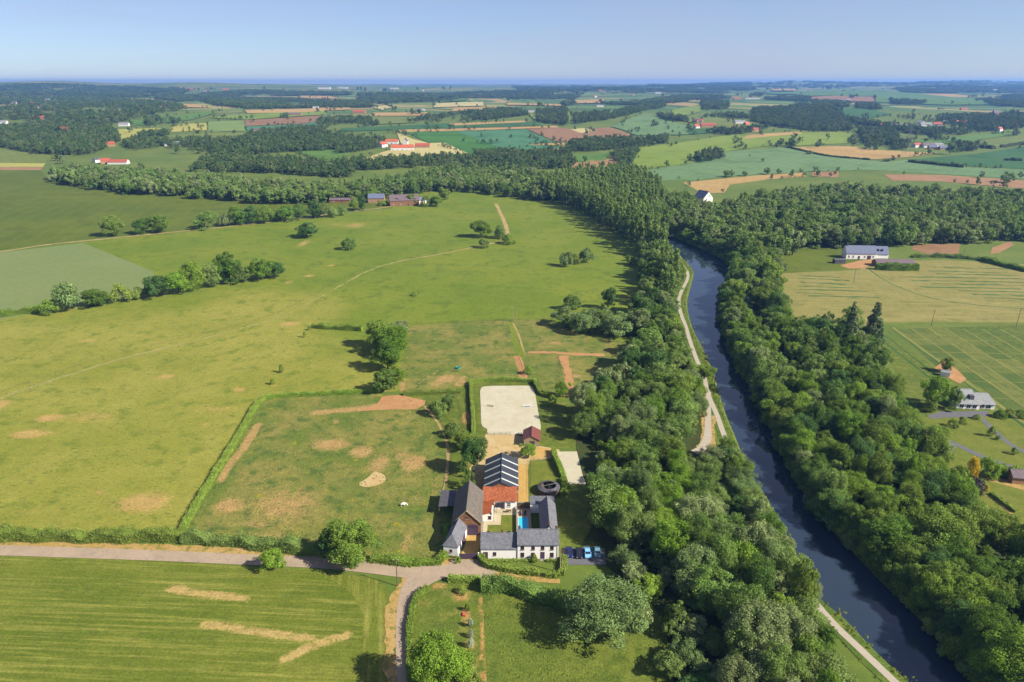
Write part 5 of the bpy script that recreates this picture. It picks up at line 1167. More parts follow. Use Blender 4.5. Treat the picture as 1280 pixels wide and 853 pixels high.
# ---- scattered trees and shrubs one can pick out: (key, base px, py, height px, width px, label)
T = [
 ('broad', 142, 295, 28, 27, 'round single tree at the left end of the hill track row'),
 ('broad', 180, 292, 26, 25, 'left tree of the dark pair on the hill track'),
 ('broad', 203, 291, 27, 24, 'right tree of the dark pair on the hill track'),
 ('wood', 257, 286, 26, 30, 'pale loose tree right of the dark pair on the hill track'),
 ('wbush', 281, 283, 16, 18, 'low bush between pale tree and dark clump on the hill track'),
 ('broad', 296, 282, 28, 24, 'dark round tree opening the long track row'),
 ('broad', 310, 281, 27, 26, 'dark broad tree second in the long track row'),
 ('broad', 331, 279, 24, 24, 'dark tree third in the long track row'),
 ('wbush', 345, 277, 15, 18, 'light shrub fourth in the long track row'),
 ('broad', 357, 277, 25, 22, 'round tree fifth in the long track row'),
 ('wood', 374, 275, 24, 22, 'greyish tree sixth in the long track row'),
 ('broad', 394, 273, 25, 20, 'tall tree seventh in the long track row'),
 ('wood', 405, 272, 20, 18, 'tree eighth in the long track row'),
 ('wbush', 416, 271, 14, 18, 'shrub ninth in the long track row'),
 ('wbush', 428, 269, 12, 16, 'last shrub of the long track row'),
 ('broad', 443, 264, 20, 15, 'left of two bright trees by the hill farm drive'),
 ('broad', 453, 263, 21, 14, 'right of two bright trees by the hill farm drive'),
 ('broad', 384, 297, 21, 27, 'lone round bush tree below the track row'),
 ('wbush', 437, 312, 17, 20, 'lone open shrub in the middle of the upper meadow'),
 ('broad', 602, 297, 27, 27, 'big dark oak standing alone on the upper meadow'),
 ('wbush', 624, 298, 19, 18, 'thin open tree right of the big dark oak'),
 ('wbush', 605, 310, 13, 16, 'brownish bush below the big dark oak'),
 ('bush', 635, 305, 14, 19, 'round bush at the foot of the short dirt track'),
 ('wilbush', 87, 388, 40, 38, 'greyish willow in the left field hedge'),
 ('bush', 63, 392, 20, 26, 'low green bush left of the greyish willow'),
 ('broad', 122, 383, 27, 34, 'round green tree right of the greyish willow'),
 ('bush', 152, 378, 25, 26, 'yellow green bush in the left field hedge'),
 ('bush', 170, 374, 18, 22, 'last low bush before the gap in the field hedge'),
 ('broad', 200, 371, 34, 38, 'dark round tree right of the hedge gap'),
 ('fresh', 224, 366, 32, 32, 'bright tree behind the dark round tree in the field hedge'),
 ('fresh', 243, 362, 42, 34, 'tall bright tree in the middle of the field hedge'),
 ('wood', 266, 359, 34, 26, 'pale tree right of the tall bright tree'),
 ('broad', 289, 355, 44, 34, 'tallest dark tree of the field hedge'),
 ('wood', 306, 353, 28, 28, 'rounded tree right of the tallest one'),
 ('broad', 328, 350, 32, 30, 'left of the two round trees ending the field hedge'),
 ('broad', 344, 348, 28, 26, 'right of the two round trees ending the field hedge'),
 ('wood', 497, 424, 32, 34, 'back tree of the dense clump above the paddock'),
 ('broad', 478, 436, 44, 40, 'left dark tree of the dense clump above the paddock'),
 ('fresh', 494, 446, 50, 36, 'bright middle tree of the dense clump above the paddock'),
 ('broad', 485, 464, 48, 36, 'second tree from the front of the dense clump'),
 ('wood', 480, 490, 38, 34, 'front olive tree of the dense clump above the paddock'),
 ('fresh', 493, 486, 34, 24, 'small bright tree at the front corner of the clump'),
 ('wilbush', 709, 333, 20, 20, 'left silvery shrub of the pair on the meadow'),
 ('wilbush', 733, 328, 20, 22, 'right silvery shrub of the pair on the meadow'),
 ('bush', 718, 330, 14, 16, 'small green shrub between the silvery pair'),
 ('broad', 759, 386, 32, 20, 'tall dark tree rising above the willows'),
 ('willow', 706, 408, 32, 36, 'left willow of the round willow group'),
 ('willow', 728, 415, 38, 40, 'second willow of the round willow group'),
 ('willow', 752, 411, 34, 36, 'back willow of the round willow group'),
 ('willow', 774, 421, 38, 40, 'fourth willow of the round willow group'),
 ('willow', 794, 417, 36, 36, 'right willow of the round willow group'),
 ('wbush', 715, 388, 22, 26, 'open shrub behind the willow group'),
 ('bush', 708, 412, 16, 16, 'small bush before the left willow'),
 ('bush', 735, 417, 13, 14, 'small bush before the second willow'),
 ('bush', 788, 331, 14, 16, 'round bush on the meadow edge by the poplars'),
 ('fresh', 343, 711, 34, 33, 'round light green tree beside the lane'),
 ('bigbroad', 447, 703, 70, 74, 'big spreading tree over the lane'),
 ('broad', 418, 698, 46, 40, 'smaller tree behind the big spreading lane tree'),
 ('bigfresh', 553, 868, 90, 74, 'bright green tree at the bottom edge in the garden plot'),
 ('bush', 585, 851, 24, 30, 'shrub right of the bright garden tree'),
 ('bigwillow', 755, 790, 88, 104, 'large silvery tree below the car park'),
 ('wbush', 790, 782, 44, 44, 'olive bush at the foot of the large silvery tree'),
 ('broad', 592, 590, 60, 34, 'tall green tree at the back of the orchard'),
 ('broad', 582, 562, 30, 28, 'round tree behind the tall orchard tree'),
 ('wood', 586, 612, 28, 18, 'slim tree at the corner of the orchard'),
 ('wbush', 549, 520, 24, 24, 'bushy fruit tree in the upper orchard'),
 ('wood', 562, 513, 26, 24, 'open fruit tree right of the upper bushy one'),
 ('wbush', 566, 546, 22, 22, 'greyish shrub in the middle of the orchard'),
 ('fresh', 661, 572, 24, 20, 'small bright tree before the red roofed shed'),
 ('fresh', 704, 497, 25, 20, 'small round tree in the red earth paddock corner'),
 ('bush', 690, 505, 13, 12, 'round shrub below the small paddock tree'),
 ('bush', 660, 468, 12, 12, 'green shrub by the arena gateway'),
 ('bigfresh', 1246, 866, 94, 84, 'bright sunlit tree in the lower right corner'),
 ('conifer', 1058, 440, 66, 24, 'left dark conifer above the hay field corner'),
 ('conifer', 1088, 432, 58, 30, 'right dark conifer above the hay field corner'),
 ('broad', 1022, 432, 44, 40, 'round dark tree left of the two conifers'),
 ('yellow', 1213, 596, 27, 17, 'golden yellow shrub in the right garden'),
 ('purple', 1215, 618, 28, 30, 'dark purple leaved tree in the right garden'),
 ('bush', 1195, 602, 26, 30, 'dark round bush left of the golden shrub'),
 ('fresh', 1236, 596, 30, 28, 'green tree right of the golden shrub'),
 ('fresh', 1253, 596, 20, 20, 'light green bush in the right garden'),
 ('yellow', 1245, 594, 7, 10, 'low yellow flower bush in the right garden'),
 ('yellow', 1233, 614, 6, 6, 'tiny orange bush by the purple tree'),
 ('bush', 1268, 598, 20, 26, 'dark bush at the right picture edge'),
 ('greybush', 1180, 564, 18, 26, 'whitish flowering shrub beside the lane'),
 ('bush', 1238, 546, 14, 10, 'small round topped tree on the bungalow lawn'),
 ('bush', 1267, 568, 10, 9, 'small dark shrub by the garden drive'),
 ('bush', 1247, 550, 5, 6, 'tiny shrub below the round topped lawn tree'),
 ('bush', 1191, 534, 12, 14, 'left shrub in the bungalow front bed'),
 ('bush', 1202, 529, 10, 12, 'middle shrub in the bungalow front bed'),
 ('bush', 1221, 524, 8, 10, 'right shrub in the bungalow front bed'),
 ('wood', 1190, 512, 34, 22, 'dark tree at the corner of the bungalow'),
 ('fresh', 1162, 508, 46, 34, 'bright tree left of the bungalow'),
 ('bush', 1162, 514, 20, 18, 'lime shrub at the foot of the bright tree'),
 ('broad', 1183, 466, 22, 17, 'small grey tree in the nursery plots'),
 ('bush', 1250, 522, 12, 16, 'left bush of the row right of the bungalow'), ('bush', 1262, 521, 12, 14, 'middle bush of the row right of the bungalow'), ('bush', 1275, 522, 13, 16, 'right bush of the row right of the bungalow'),
 ('bush', 1222, 640, 18, 22, 'round bush below the purple tree'), ('bush', 1232, 660, 16, 24, 'lower garden bush near the sandy path'),
 ('broad', 905, 595, 44, 30, 'rounded tree at the end of the ramp beside the river'),
 ('broad', 880, 474, 26, 28, 'small tree overhanging the towpath'),
 ('bush', 621, 690, 20, 17, 'climbing green bush at the corner of the house wing'),
 ('bush', 668, 702, 11, 11, 'clipped round bush beside the farmhouse door'),
 ('bush', 572, 703, 10, 10, 'round bush beside the farm gate'),
 ('bush', 577, 742, 11, 14, 'clipped dark bush in the garden plot corner'),
 ('bush', 584, 764, 10, 9, 'small light bush in the garden plot'),
 ('greybush', 588, 784, 12, 8, 'first silvery bush in the garden row'), ('greybush', 589, 797, 12, 8, 'second silvery bush in the garden row'), ('greybush', 589, 810, 14, 9, 'third silvery bush in the garden row'),
 ('bush', 588, 821, 9, 8, 'green bush ending the silvery garden row'),
 ('bush', 341, 481, 10, 6, 'lower small bush standing alone on the pasture'), ('bush', 352, 466, 11, 6, 'upper small bush standing alone on the pasture'),
 ('bush', 381, 422, 8, 4, 'tiny bush left of the short dark hedge'), ('bush', 387, 413, 6, 5, 'tiniest bush at the end of the short dark hedge'), ('bush', 518, 370, 7, 7, 'single rust tinted thistle bush on the meadow'),
 ('broad', 545, 258, 16, 17, 'dark tree at the right end of the hill farm'), ('bush', 533, 258, 14, 16, 'bush behind the hill farm outhouse'), ('broad', 515, 256, 16, 16, 'tree between the hill farm buildings'), ('broad', 556, 250, 18, 16, 'round tree right of the hill farm'), ('bush', 480, 257, 7, 16, 'low bushes before the hill farmhouse'), ('broad', 463, 252, 18, 16, 'tree left of the hill farmhouse'),
]
for key, px, py, hp, wp, lab in T:
    nm = {'willow': 'willow_tree', 'bigwillow': 'willow_tree', 'conifer': 'conifer_tree'}.get(key, 'shrub' if 'bush' in key or key == 'yellow' else 'broadleaf_tree')
    if key == 'wilbush' and hp > 30: nm = 'willow_tree'
    tree_px(nm, key, px, py, hp, wp, lab, cat='shrub' if nm == 'shrub' else 'tree')
# far single trees: (zoom, x, y base, h, w)
for f, zx, zy, hp, wp, lab in [
 (ZC, 198, 412, 10, 10, 'left tree of the far field pair above the right wood'), (ZC, 217, 411, 10, 8, 'right tree of the far field pair above the right wood'), (ZC, 261, 408, 8, 8, 'single round tree on the grey green slope'),
 (ZC, 346, 402, 10, 10, 'largest single tree on the grey green slope'), (ZC, 466, 393, 5, 5, 'small tree at the end of the tan stubble'), (ZC, 1222, 432, 16, 20, 'round tree at the right edge of the far fields'),
 (ZC, 1010, 330, 18, 12, 'pale poplar beside the right hamlet'), (ZC, 1024, 285, 8, 8, 'round tree above the right hamlet'), (ZC, 660, 300, 12, 11, 'tree at the left tip of the golden field'), (ZC, 435, 306, 12, 12, 'dark tree at the left end of the golden field'),
 (ZC, 500, 330, 6, 8, 'bush at the edge of the golden field'), (ZC, 320, 252, 8, 6, 'tree at the end of the tan strip'), (ZC, 780, 356, 5, 12, 'bush below the golden field'),
 (ZA, 1040, 196, 8, 8, 'tree beside the purple roofed far farm'), (ZA, 600, 266, 12, 14, 'tree at the corner of the yellow crop field'), (ZB, 205, 245, 4, 5, 'tree at the corner of the cream field'), (ZB, 740, 165, 12, 10, 'tall tree by the white greenhouses'),
]:
    px, py = f(zx, zy); tree_px('field_tree', 'm_broad', px, py, hp, wp, lab)

# ---- hedges
def hedge(label, px_pts, h, w, mat='hedge', rough=0.25, leaf=.32, dens=16, name='hedge', world_pts=None, closed=False):
    ln = smooth_line(world_pts or PP(px_pts), 1.0) if not closed else world_pts
    p = np.array(ln); t = np.gradient(p, axis=0); t /= np.linalg.norm(t, axis=1)[:, None] + 1e-9; nr = np.stack([-t[:, 1], t[:, 0]], 1)
    s = np.concatenate([[0], np.cumsum(np.linalg.norm(np.diff(p, axis=0), axis=1))]); Ls = s[-1]
    ph = RNG.uniform(0, 6.28, 6)
    hv = lambda q: h * (1 + rough * (0.5 * np.sin(q / 2.3 + ph[0]) + 0.35 * np.sin(q / 1.1 + ph[1]) + .4 * np.sin(q / 6 + ph[2])) * .6)
    wv = lambda q: w * (1 + rough * (0.5 * np.sin(q / 1.9 + ph[3]) + .4 * np.sin(q / 5 + ph[4])) * .7)
    per = 2 * h + w; n = int(Ls * per * dens)
    q = RNG.uniform(0, Ls, n); c = RNG.uniform(0, per, n)
    H_, W_ = hv(q), wv(q)
    side = np.where(c < h, -1.0, np.where(c < h + w, 0.0, 1.0))
    lat = np.where(side == 0, (RNG.uniform(-.5, .5, n)) * W_, side * W_ / 2)
    zz = np.where(side == 0, H_, RNG.uniform(0.05, 1, n) * H_)
    lat = np.where(side != 0, lat * (1 - .12 * (zz / H_)), lat)
    lat += RNG.normal(0, .10 * (1 + rough), n); zz = zz + RNG.normal(0, .08 * (1 + 2 * rough), n)
    cx = np.interp(q, s, p[:, 0]); cy_ = np.interp(q, s, p[:, 1]); nx = np.interp(q, s, nr[:, 0]); ny = np.interp(q, s, nr[:, 1])
    X = cx + nx * lat; Y = cy_ + ny * lat; Z0 = hgt(X, Y)
    N3 = np.stack([nx * side, ny * side, (side == 0) * 1.0], 1) + RNG.normal(0, .6, (n, 3)); N3 /= np.linalg.norm(N3, axis=1)[:, None]
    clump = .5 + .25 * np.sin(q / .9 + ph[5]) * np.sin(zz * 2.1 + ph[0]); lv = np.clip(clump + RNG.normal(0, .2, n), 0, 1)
    # inner body
    cv, cf = [], []
    st = list(range(0, len(p), 1))
    for i in st:
        hh, ww = float(hv(s[i])) * .86, float(wv(s[i])) * .8; z0 = float(hgt(p[i, 0], p[i, 1]))
        for sd, z in ((-1, 0), (-1, hh), (1, hh), (1, 0)): cv.append((p[i, 0] + nr[i, 0] * sd * ww / 2, p[i, 1] + nr[i, 1] * sd * ww / 2, z0 + z))
    for k in range(len(st) - 1):
        a = k * 4
        for j in range(3): cf.append((a + j, a + j + 1, a + 5 + j, a + 4 + j))
    cf += [(0, 3, 2, 1), (len(cv) - 4, len(cv) - 3, len(cv) - 2, len(cv) - 1)]
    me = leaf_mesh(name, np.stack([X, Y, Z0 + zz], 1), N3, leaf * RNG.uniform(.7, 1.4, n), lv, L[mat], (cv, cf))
    o = link_mesh(name, me, None); return tag(o, label, 'hedge')
hedge('long clipped hedge slanting up between pasture and paddock', [(229, 664), (252, 622), (283, 572), (308, 530), (322, 506), (332, 499)], 1.6, 1.9)
hedge('straight hedge along the top of the paddock', [(332, 499), (360, 496), (400, 494), (440, 492), (474, 490)], 1.5, 1.7)
hedge('short trimmed hedge right of the paddock gateway', [(504, 494.5), (530, 493), (576, 491.5)], 1.5, 1.5)
hedge('overgrown roadside hedge at the left of the lane', [(-100, 672), (0, 674), (60, 675), (150, 675.5), (228, 676)], 3.0, 3.2, rough=.6)
hedge('bushy roadside hedge before the paddock', [(230, 677), (290, 681), (340, 686), (400, 693)], 2.9, 3.2, rough=.7, mat='wood')
hedge('low hedge between big lane tree and gatehouse', [(465, 701), (500, 705), (530, 706), (552, 704)], 1.8, 2.4, rough=.5)
hedge('hedge rising behind the gatehouse', [(552, 703), (556, 690), (558, 672), (556, 660)], 1.5, 1.8, rough=.5)
hedge('small box hedge before the gatehouse', [(546, 704), (558, 695)], 1.5, 1.7)
hedge('tall clipped hedge along the left side of the arena', [(592, 546), (591, 520), (589, 492), (588, 480)], 1.9, 1.3)
hedge('clipped hedge along the top of the arena', [(588, 480), (610, 477), (640, 477), (662, 478), (670, 479)], 1.7, 1.5)
hedge('hedge corner at the top right of the arena', [(668, 479), (673, 489), (678, 495), (690, 497)], 1.8, 1.6)
hedge('curved yellow green garden hedge before the white house', None, 1.7, 1.5, world_pts=PP([(602, 692), (601, 700), (607, 708), (622, 712), (650, 717), (674, 720)]))
hedge('short clipped hedge right of the garden path', None, 1.6, 1.6, world_pts=PP([(682, 721), (692, 722), (700, 722)]))
hedge('clipped hedge beside the car park', None, 1.6, 1.5, world_pts=PP([(702, 720), (705, 710), (705, 698)]))
hedge('low flower hedge under the house windows', None, .7, .9, world_pts=[(-5.6, 149.9), (-2, 149.9), (2, 150.0), (6.0, 150.0)])
hedge('low clipped hedge right of the house door', None, .7, .8, world_pts=[(9.2, 149.9), (12.0, 149.9)])
hedge('lane hedge curving along the garden plot', [(516, 870), (512, 830), (512, 790), (515, 765), (522, 748), (535, 738)], 1.5, 1.3)
hedge('dark hedge at the junction corner of the garden', [(560, 727), (580, 727), (600, 727)], 1.7, 1.5)
hedge('thick overgrown hedge between lane and lush meadow', [(602, 736), (630, 738), (660, 744), (690, 752), (715, 762)], 3.2, 4.0, mat='wood', rough=.6)
hedge('garden hedge left of the small sand paddock', None, 2.0, 1.6, world_pts=[(14.4, 208), (14.6, 202), (15.8, 196), (16.6, 191)])
hedge('garden hedge curling round the horse walker', None, 1.5, 1.4, world_pts=[(16.6, 190), (16.4, 185), (15.4, 180)])
hedge('short dark hedge on the pasture beside the dense clump', [(390, 410), (412, 411), (436, 412), (453, 414)], 2.4, 3.4, mat='broad', rough=.6)
hedge('trimmed block of trees before the purple shed', [(1094, 337), (1120, 338), (1147, 338)], 4.2, 4.5, mat='broad', rough=.4, dens=9, leaf=.5)
hedge('field hedge at the far left of the crop', [(-40, 402), (0, 396), (30, 392), (54, 390)], 3.0, 4.5, mat='broad', rough=.5, dens=9, leaf=.45)
hedge('dark hedge in the lower right garden', [(1238, 618), (1256, 632), (1270, 642)], 1.0, 1.0)
hedge('hedge at the right edge beside the hay field', [(1228, 326), (1250, 332), (1290, 341)], 3.0, 4.5, mat='broad', rough=.5, dens=8, leaf=.5)
hedge('garden hedge behind the purple shed', [(1140, 322), (1180, 322), (1225, 325)], 2.2, 4.0, mat='wood', rough=.7, dens=8, leaf=.5)
for i, (f, pts, hh, lab) in enumerate([
 (ZC, [(860, 358), (940, 366), (1062, 378)], 4, 'dark far hedge below the right hamlet'), (ZC, [(1030, 290), (1090, 300), (1170, 310)], 5, 'far hedge right of the right hamlet'), (ZC, [(1195, 305), (1280, 293), (1330, 288)], 4, 'far hedge at the right edge'),
 (ZC, [(1210, 352), (1270, 354)], 4, 'short dark hedge on the far right field'), (ZC, [(430, 306), (560, 336), (720, 350)], 2.2, 'thin dark hedge round the golden field')]):
    hedge(lab, [f(*q) for q in pts], hh, hh * 1.6, mat='far', rough=.5, dens=2.0, leaf=1.4)

# ---- scattering: many plants as one mass
def scatter(name, label, keys, pts, trunk=True, kind='stuff'):
    """pts: rows of x, y, z, width scale, height scale; one object, plants placed by geometry nodes"""
    pts = np.asarray(pts); n = len(pts)
    col = bpy.data.collections.new(name + '_kinds'); k = 0
    for key in keys:
        for cm, tm in PROTO[key]:
            me = cm
            if trunk:
                bm = bmesh.new(); bm.from_mesh(cm); bm.from_mesh(tm); me = bpy.data.meshes.new('plant'); 
                nc = len(cm.polygons); bm.to_mesh(me); bm.free(); me.materials.append(cm.materials[0]); me.materials.append(M['bark'])
                mi = np.zeros(len(me.polygons), np.int32); mi[nc:] = 1; me.polygons.foreach_set('material_index', mi)
            o = bpy.data.objects.new('%s_kind_%03d' % (name, k), me); col.objects.link(o); k += 1
    me = bpy.data.meshes.new(name); me.from_pydata(pts[:, :3].tolist(), [], [])
    for nm, ty, arr in (('rot', 'FLOAT', RNG.uniform(0, 6.28, n)), ('var', 'INT', RNG.integers(0, k, n))):
        a = me.attributes.new(nm, ty, 'POINT'); a.data.foreach_set('value', arr.astype(np.float32 if ty == 'FLOAT' else np.int32))
    a = me.attributes.new('siz', 'FLOAT_VECTOR', 'POINT'); a.data.foreach_set('vector', np.stack([pts[:, 3], pts[:, 3], pts[:, 4]], 1).astype(np.float32).ravel())
    ob = bpy.data.objects.new(name, me); C.objects.link(ob)
    ng = bpy.data.node_groups.new(name + '_nodes', 'GeometryNodeTree')
    ng.interface.new_socket('Geometry', in_out='INPUT', socket_type='NodeSocketGeometry'); ng.interface.new_socket('Geometry', in_out='OUTPUT', socket_type='NodeSocketGeometry')
    N = ng.nodes.new; gi, go = N('NodeGroupInput'), N('NodeGroupOutput')
    ci = N('GeometryNodeCollectionInfo'); ci.inputs['Collection'].default_value = col; ci.inputs['Separate Children'].default_value = True; ci.inputs['Reset Children'].default_value = True
    ip = N('GeometryNodeInstanceOnPoints'); ip.inputs['Pick Instance'].default_value = True
    def na(nm, ty):
        q = N('GeometryNodeInputNamedAttribute'); q.data_type = ty; q.inputs['Name'].default_value = nm; return q.outputs['Attribute']
    cx = N('ShaderNodeCombineXYZ'); er = N('FunctionNodeEulerToRotation'); lk = ng.links.new
    lk(na('rot', 'FLOAT'), cx.inputs[2]); lk(cx.outputs[0], er.inputs[0]); lk(er.outputs[0], ip.inputs['Rotation'])
    lk(na('siz', 'FLOAT_VECTOR'), ip.inputs['Scale']); lk(na('var', 'INT'), ip.inputs['Instance Index'])
    lk(gi.outputs[0], ip.inputs['Points']); lk(ci.outputs[0], ip.inputs['Instance']); lk(ip.outputs[0], go.inputs[0])
    md = ob.modifiers.new('scatter', 'NODES'); md.node_group = ng
    return tag(ob, label, None, None, kind)
def fill(poly, sp, jit=.38):
    A = np.array(poly); x0, y0 = A.min(0); x1, y1 = A.max(0)
    gx, gy = np.meshgrid(np.arange(x0, x1, sp), np.arange(y0, y1, sp * .9)); gx = gx + (np.arange(gx.shape[0]) % 2)[:, None] * sp / 2
    X = gx.ravel() + RNG.uniform(-jit, jit, gx.size) * sp; Y = gy.ravel() + RNG.uniform(-jit, jit, gx.size) * sp
    k = inside(poly, X, Y); return X[k], Y[k]
def project(x, y, z):
    dz = z - CAMH; f = y * _cp - dz * _sp; up = y * _sp + dz * _cp
    return 640 + FPX * x / f, 426.5 - FPX * up / f

# ---- the riverside woods: nearest trees one by one, the rest as a mass
KEEP = [TOW, smooth_px([(886, 490), (885, 530), (884, 548), (870, 566)], 2)]
LANE_B = PP([(925, 365), (940, 395), (958, 425), (975, 455), (1005, 480)])
HUTS = PP([(931, 377), (950, 422), (980, 462)])
def wood_points(poly, sp):
    X, Y = fill(poly, sp)
    k = (~inside(RIVER, X, Y)) & (dist_line(RIVER_LINE, X, Y) > 1.2)
    k &= dist_line(TOW, X, Y) > 3.2; k &= dist_line(KEEP[1], X, Y) > 3.6
    k &= ~((X < 14.5) & (Y < 212)) & ~((X < 25.5) & (Y < 190) & (Y > 157)) & ~((X < 29) & (Y <= 157) & (Y > 143)) & ~((X < 27.5) & (Y < 214) & (Y > 184)); k &= dist_line(LANE_B, X, Y) > 3.5
    for hx, hy in HUTS: k &= np.hypot(X - hx, Y - hy + 4) > 6
    return X[k], Y[k]
OPEN = [(x, y, *project(x, y, 0)) for x, y in TOW[::2] if True]
OPEN = [q for q in OPEN if 335 < q[3] < 548 or q[3] > 780] + [(x, y, *project(x, y, 0)) for x, y in KEEP[1]] + [(x, y, *project(x, y, -.9)) for x, y in offset(BANK_L, -1.0)[::3] if project(x, y, 0)[1] < 565]
OPEN = np.array(OPEN)
def hides(x, y, h, w):
    """whether a tree here would stand before the open stretches of the towpath"""
    q = project(x, y, h * .58); s_ = FPX / (y * _cp + CAMH * _sp); rx = w * .46 * s_; ry = (h * .40 * .88 + w * .2) * s_
    e = ((OPEN[:, 2] - q[0]) / rx) ** 2 + ((OPEN[:, 3] - q[1]) / ry) ** 2
    return bool(np.any((e < 1) & (OPEN[:, 1] > y)))
EDGE_A = PP([(768, 700), (806, 722), (832, 765), (842, 810), (846, 853), (850, 930)], 4)
cand = []
XA, YA = wood_points(WOOD_A, 6.9); XB, YB = wood_points(WOOD_B, 7.0)
for X, Y, wd in ((XA, YA, 'A'), (XB, YB, 'B')):
    for x, y in zip(X, Y):
        q = project(x, y, 6.0); vis = -25 < q[0] < 1305 and q[1] < 880
        h = random.gauss(13, 2.4); w = random.gauss(11.0, 2.2)
        if random.random() < .22: h *= .6; w *= .66
        if x < 37 and y > 184 and y < 216: h = min(h, 6.5); w = min(w, 7)
        if wd == 'A' and y < 175 and dist_line(EDGE_A, np.array([x]), np.array([y]))[0] < 10: h = min(h, random.uniform(5, 7.5)); w = min(w, 8)
        if wd == 'A':
            while h > 4 and hides(x, y, h, w): h *= .8; w *= .86
            if h <= 4.0: continue
        cand.append((y, x, max(4.2 if wd == 'A' else 5, min(18, h)), max(3.5, min(16, w)), wd, vis))
pb_ = np.array(offset(BANK_R, -3.0)); sb_ = 0.0
for k in range(2, len(pb_)):
    sb_ += float(np.linalg.norm(pb_[k] - pb_[k - 1]))
    if sb_ > 5.0:
        sb_ = random.uniform(-1, .5); x, y = pb_[k] + RNG.normal(0, .6, 2); q = project(x, y, 6)
        cand.append((y, x, random.uniform(7, 12.5), random.uniform(8.5, 11.5), 'B', -25 < q[0] < 1305 and q[1] < 880))
pt_ = [q for q in offset(TOW, 3.6) if 572 < project(q[0], q[1], 0)[1] < 772]; sb_ = 0.0
for k in range(1, len(pt_)):
    sb_ += math.dist(pt_[k], pt_[k - 1])
    if sb_ > 4.6: sb_ = random.uniform(-.8, .8); cand.append((pt_[k][1], pt_[k][0], random.uniform(7.5, 11), random.uniform(8.5, 11), 'A', True))
cand.sort(key=lambda c: (not c[5], c[0]))
rest = []
for i, (y, x, h, w, wd, vis) in enumerate(cand):
    if i < 300 and vis:
        r_ = random.random()
        big = 'big' if w > 8.5 and y < 300 else ''
        key = big + (('wood' if r_ < .58 else 'broad' if r_ < .76 else 'willow' if r_ < .9 else 'fresh') if wd == 'A' else ('broad' if r_ < .6 else 'wood' if r_ < .74 else 'fresh'))
        look = {'wood': 'pale olive', 'broad': 'dark green', 'willow': 'silvery green', 'fresh': 'bright green'}[key.replace('big', '')]
        size = 'small' if h < 8 else 'tall' if h > 14 else 'medium'
        dr = float(dist_line(RIVER_LINE, np.array([x]), np.array([y]))[0])
        if wd == 'A': place = 'beside the towpath' if dr < 17 else 'at the farm edge' if x < 40 and y > 150 else 'at the meadow edge' if dist_line(EDGE_A, np.array([x]), np.array([y]))[0] < 14 else 'inside'
        else: place = 'on the far bank waterline' if dr < 8 else 'near the right gardens' if dr > 42 else 'inside'
        near = 'near part' if y < 180 else 'middle part' if y < 260 else 'back part'
        plant('woodland_tree', key, x, y, h, w, '%s %s tree %s, %s of the %s wood' % (size, look, place, near, 'riverside' if wd == 'A' else 'right bank'), 'tree', 'trees of the riverside wood' if wd == 'A' else 'trees of the wood across the river')
    else: rest.append((x, y, 0, w / 10.6, h / 14))
scatter('woodland', 'farther crowns of the riverside woods merging into one mass', ['wood', 'broad'], rest)
# scrub below and at the edges of the woods
sc = []
for line, off, n_ in ((BANK_R[4:], -.9, 760), (BANK_L[40:], 8.5, 120)):
    p = np.array(offset(line, off)); 
    for k in RNG.integers(0, len(p), n_):
        x, y = p[k] + RNG.normal(0, 1.1, 2)
        if off > 0 and float(dist_line(TOW, np.array([x]), np.array([y]))[0]) < 2.6 or off > 0 and hides(x, y, 2.6, 4): continue
        sc.append((x, y, -.3, random.uniform(.5, 1.15), random.uniform(.5, 1.15)))
for poly, n_ in ((WOOD_A, 8.5), (WOOD_B, 8.5)):
    X, Y = wood_points(poly, n_); sc += [(x, y, 0, random.uniform(.5, 1.1), random.uniform(.5, 1.0)) for x, y in zip(X, Y)]
scatter('undergrowth', 'scrub and saplings along the river banks and below the trees', ['wbush', 'bush'], sc)
# tall grass on the banks, verges and rough corners
def tuft_proto():
    PROTO['tuft'] = []
    for i in range(4):
        n = 46; a = RNG.uniform(0, 6.28, n); r = RNG.uniform(0, .38, n); p = np.stack([r * np.cos(a), r * np.sin(a), RNG.uniform(.06, .42, n)], 1)
        nr = np.stack([np.cos(a), np.sin(a), RNG.uniform(.2, 1.2, n)], 1); nr /= np.linalg.norm(nr, axis=1)[:, None]
        me = leaf_mesh('tuft', p, nr, RNG.uniform(.14, .3, n), RNG.uniform(0, 1, n), L['grass']); PROTO['tuft'].append((me, me))
tuft_proto()
tf = []
pb = np.array(offset(BANK_L, 2.0))
_tow = np.array(TOW)
for k in RNG.integers(0, int(len(pb) * .8), 3400):
    x, y = pb[k] + RNG.normal(0, 1.3, 2)
    if np.min(np.hypot(_tow[:, 0] - x, _tow[:, 1] - y)) > 1.9: tf.append((x, y, -.05, random.uniform(.5, 1.3), random.uniform(.5, 1.2)))
def tufts(poly, n_, s0, s1):
    A = np.array(poly); X = RNG.uniform(A[:, 0].min(), A[:, 0].max(), n_ * 2); Y = RNG.uniform(A[:, 1].min(), A[:, 1].max(), n_ * 2); k = inside(poly, X, Y)
    w = np.sin(X / 6.1 + 1.3 * np.sin(Y / 9)) + np.sin(Y / 5.3 + X / 13) + RNG.normal(0, .7, len(X))
    for x, y in zip(X[k & (w > .2)][:n_], Y[k & (w > .2)][:n_]): tf.append((x, y, 0, random.uniform(s0, s1), random.uniform(s0, s1) * .8))
tufts(PADD, 1100, .4, .9); tufts(PP([(604, 742), (700, 755), (800, 770), (845, 800), (860, 900), (612, 900)]), 900, .35, .7)
tufts(PP([(-40, 420), (330, 410), (470, 420), (440, 490), (322, 503), (228, 660), (-40, 664)]), 1500, .4, .9)
tufts(PP([(345, 350), (640, 330), (790, 380), (780, 400), (500, 400), (390, 400)]), 900, .6, 1.2)
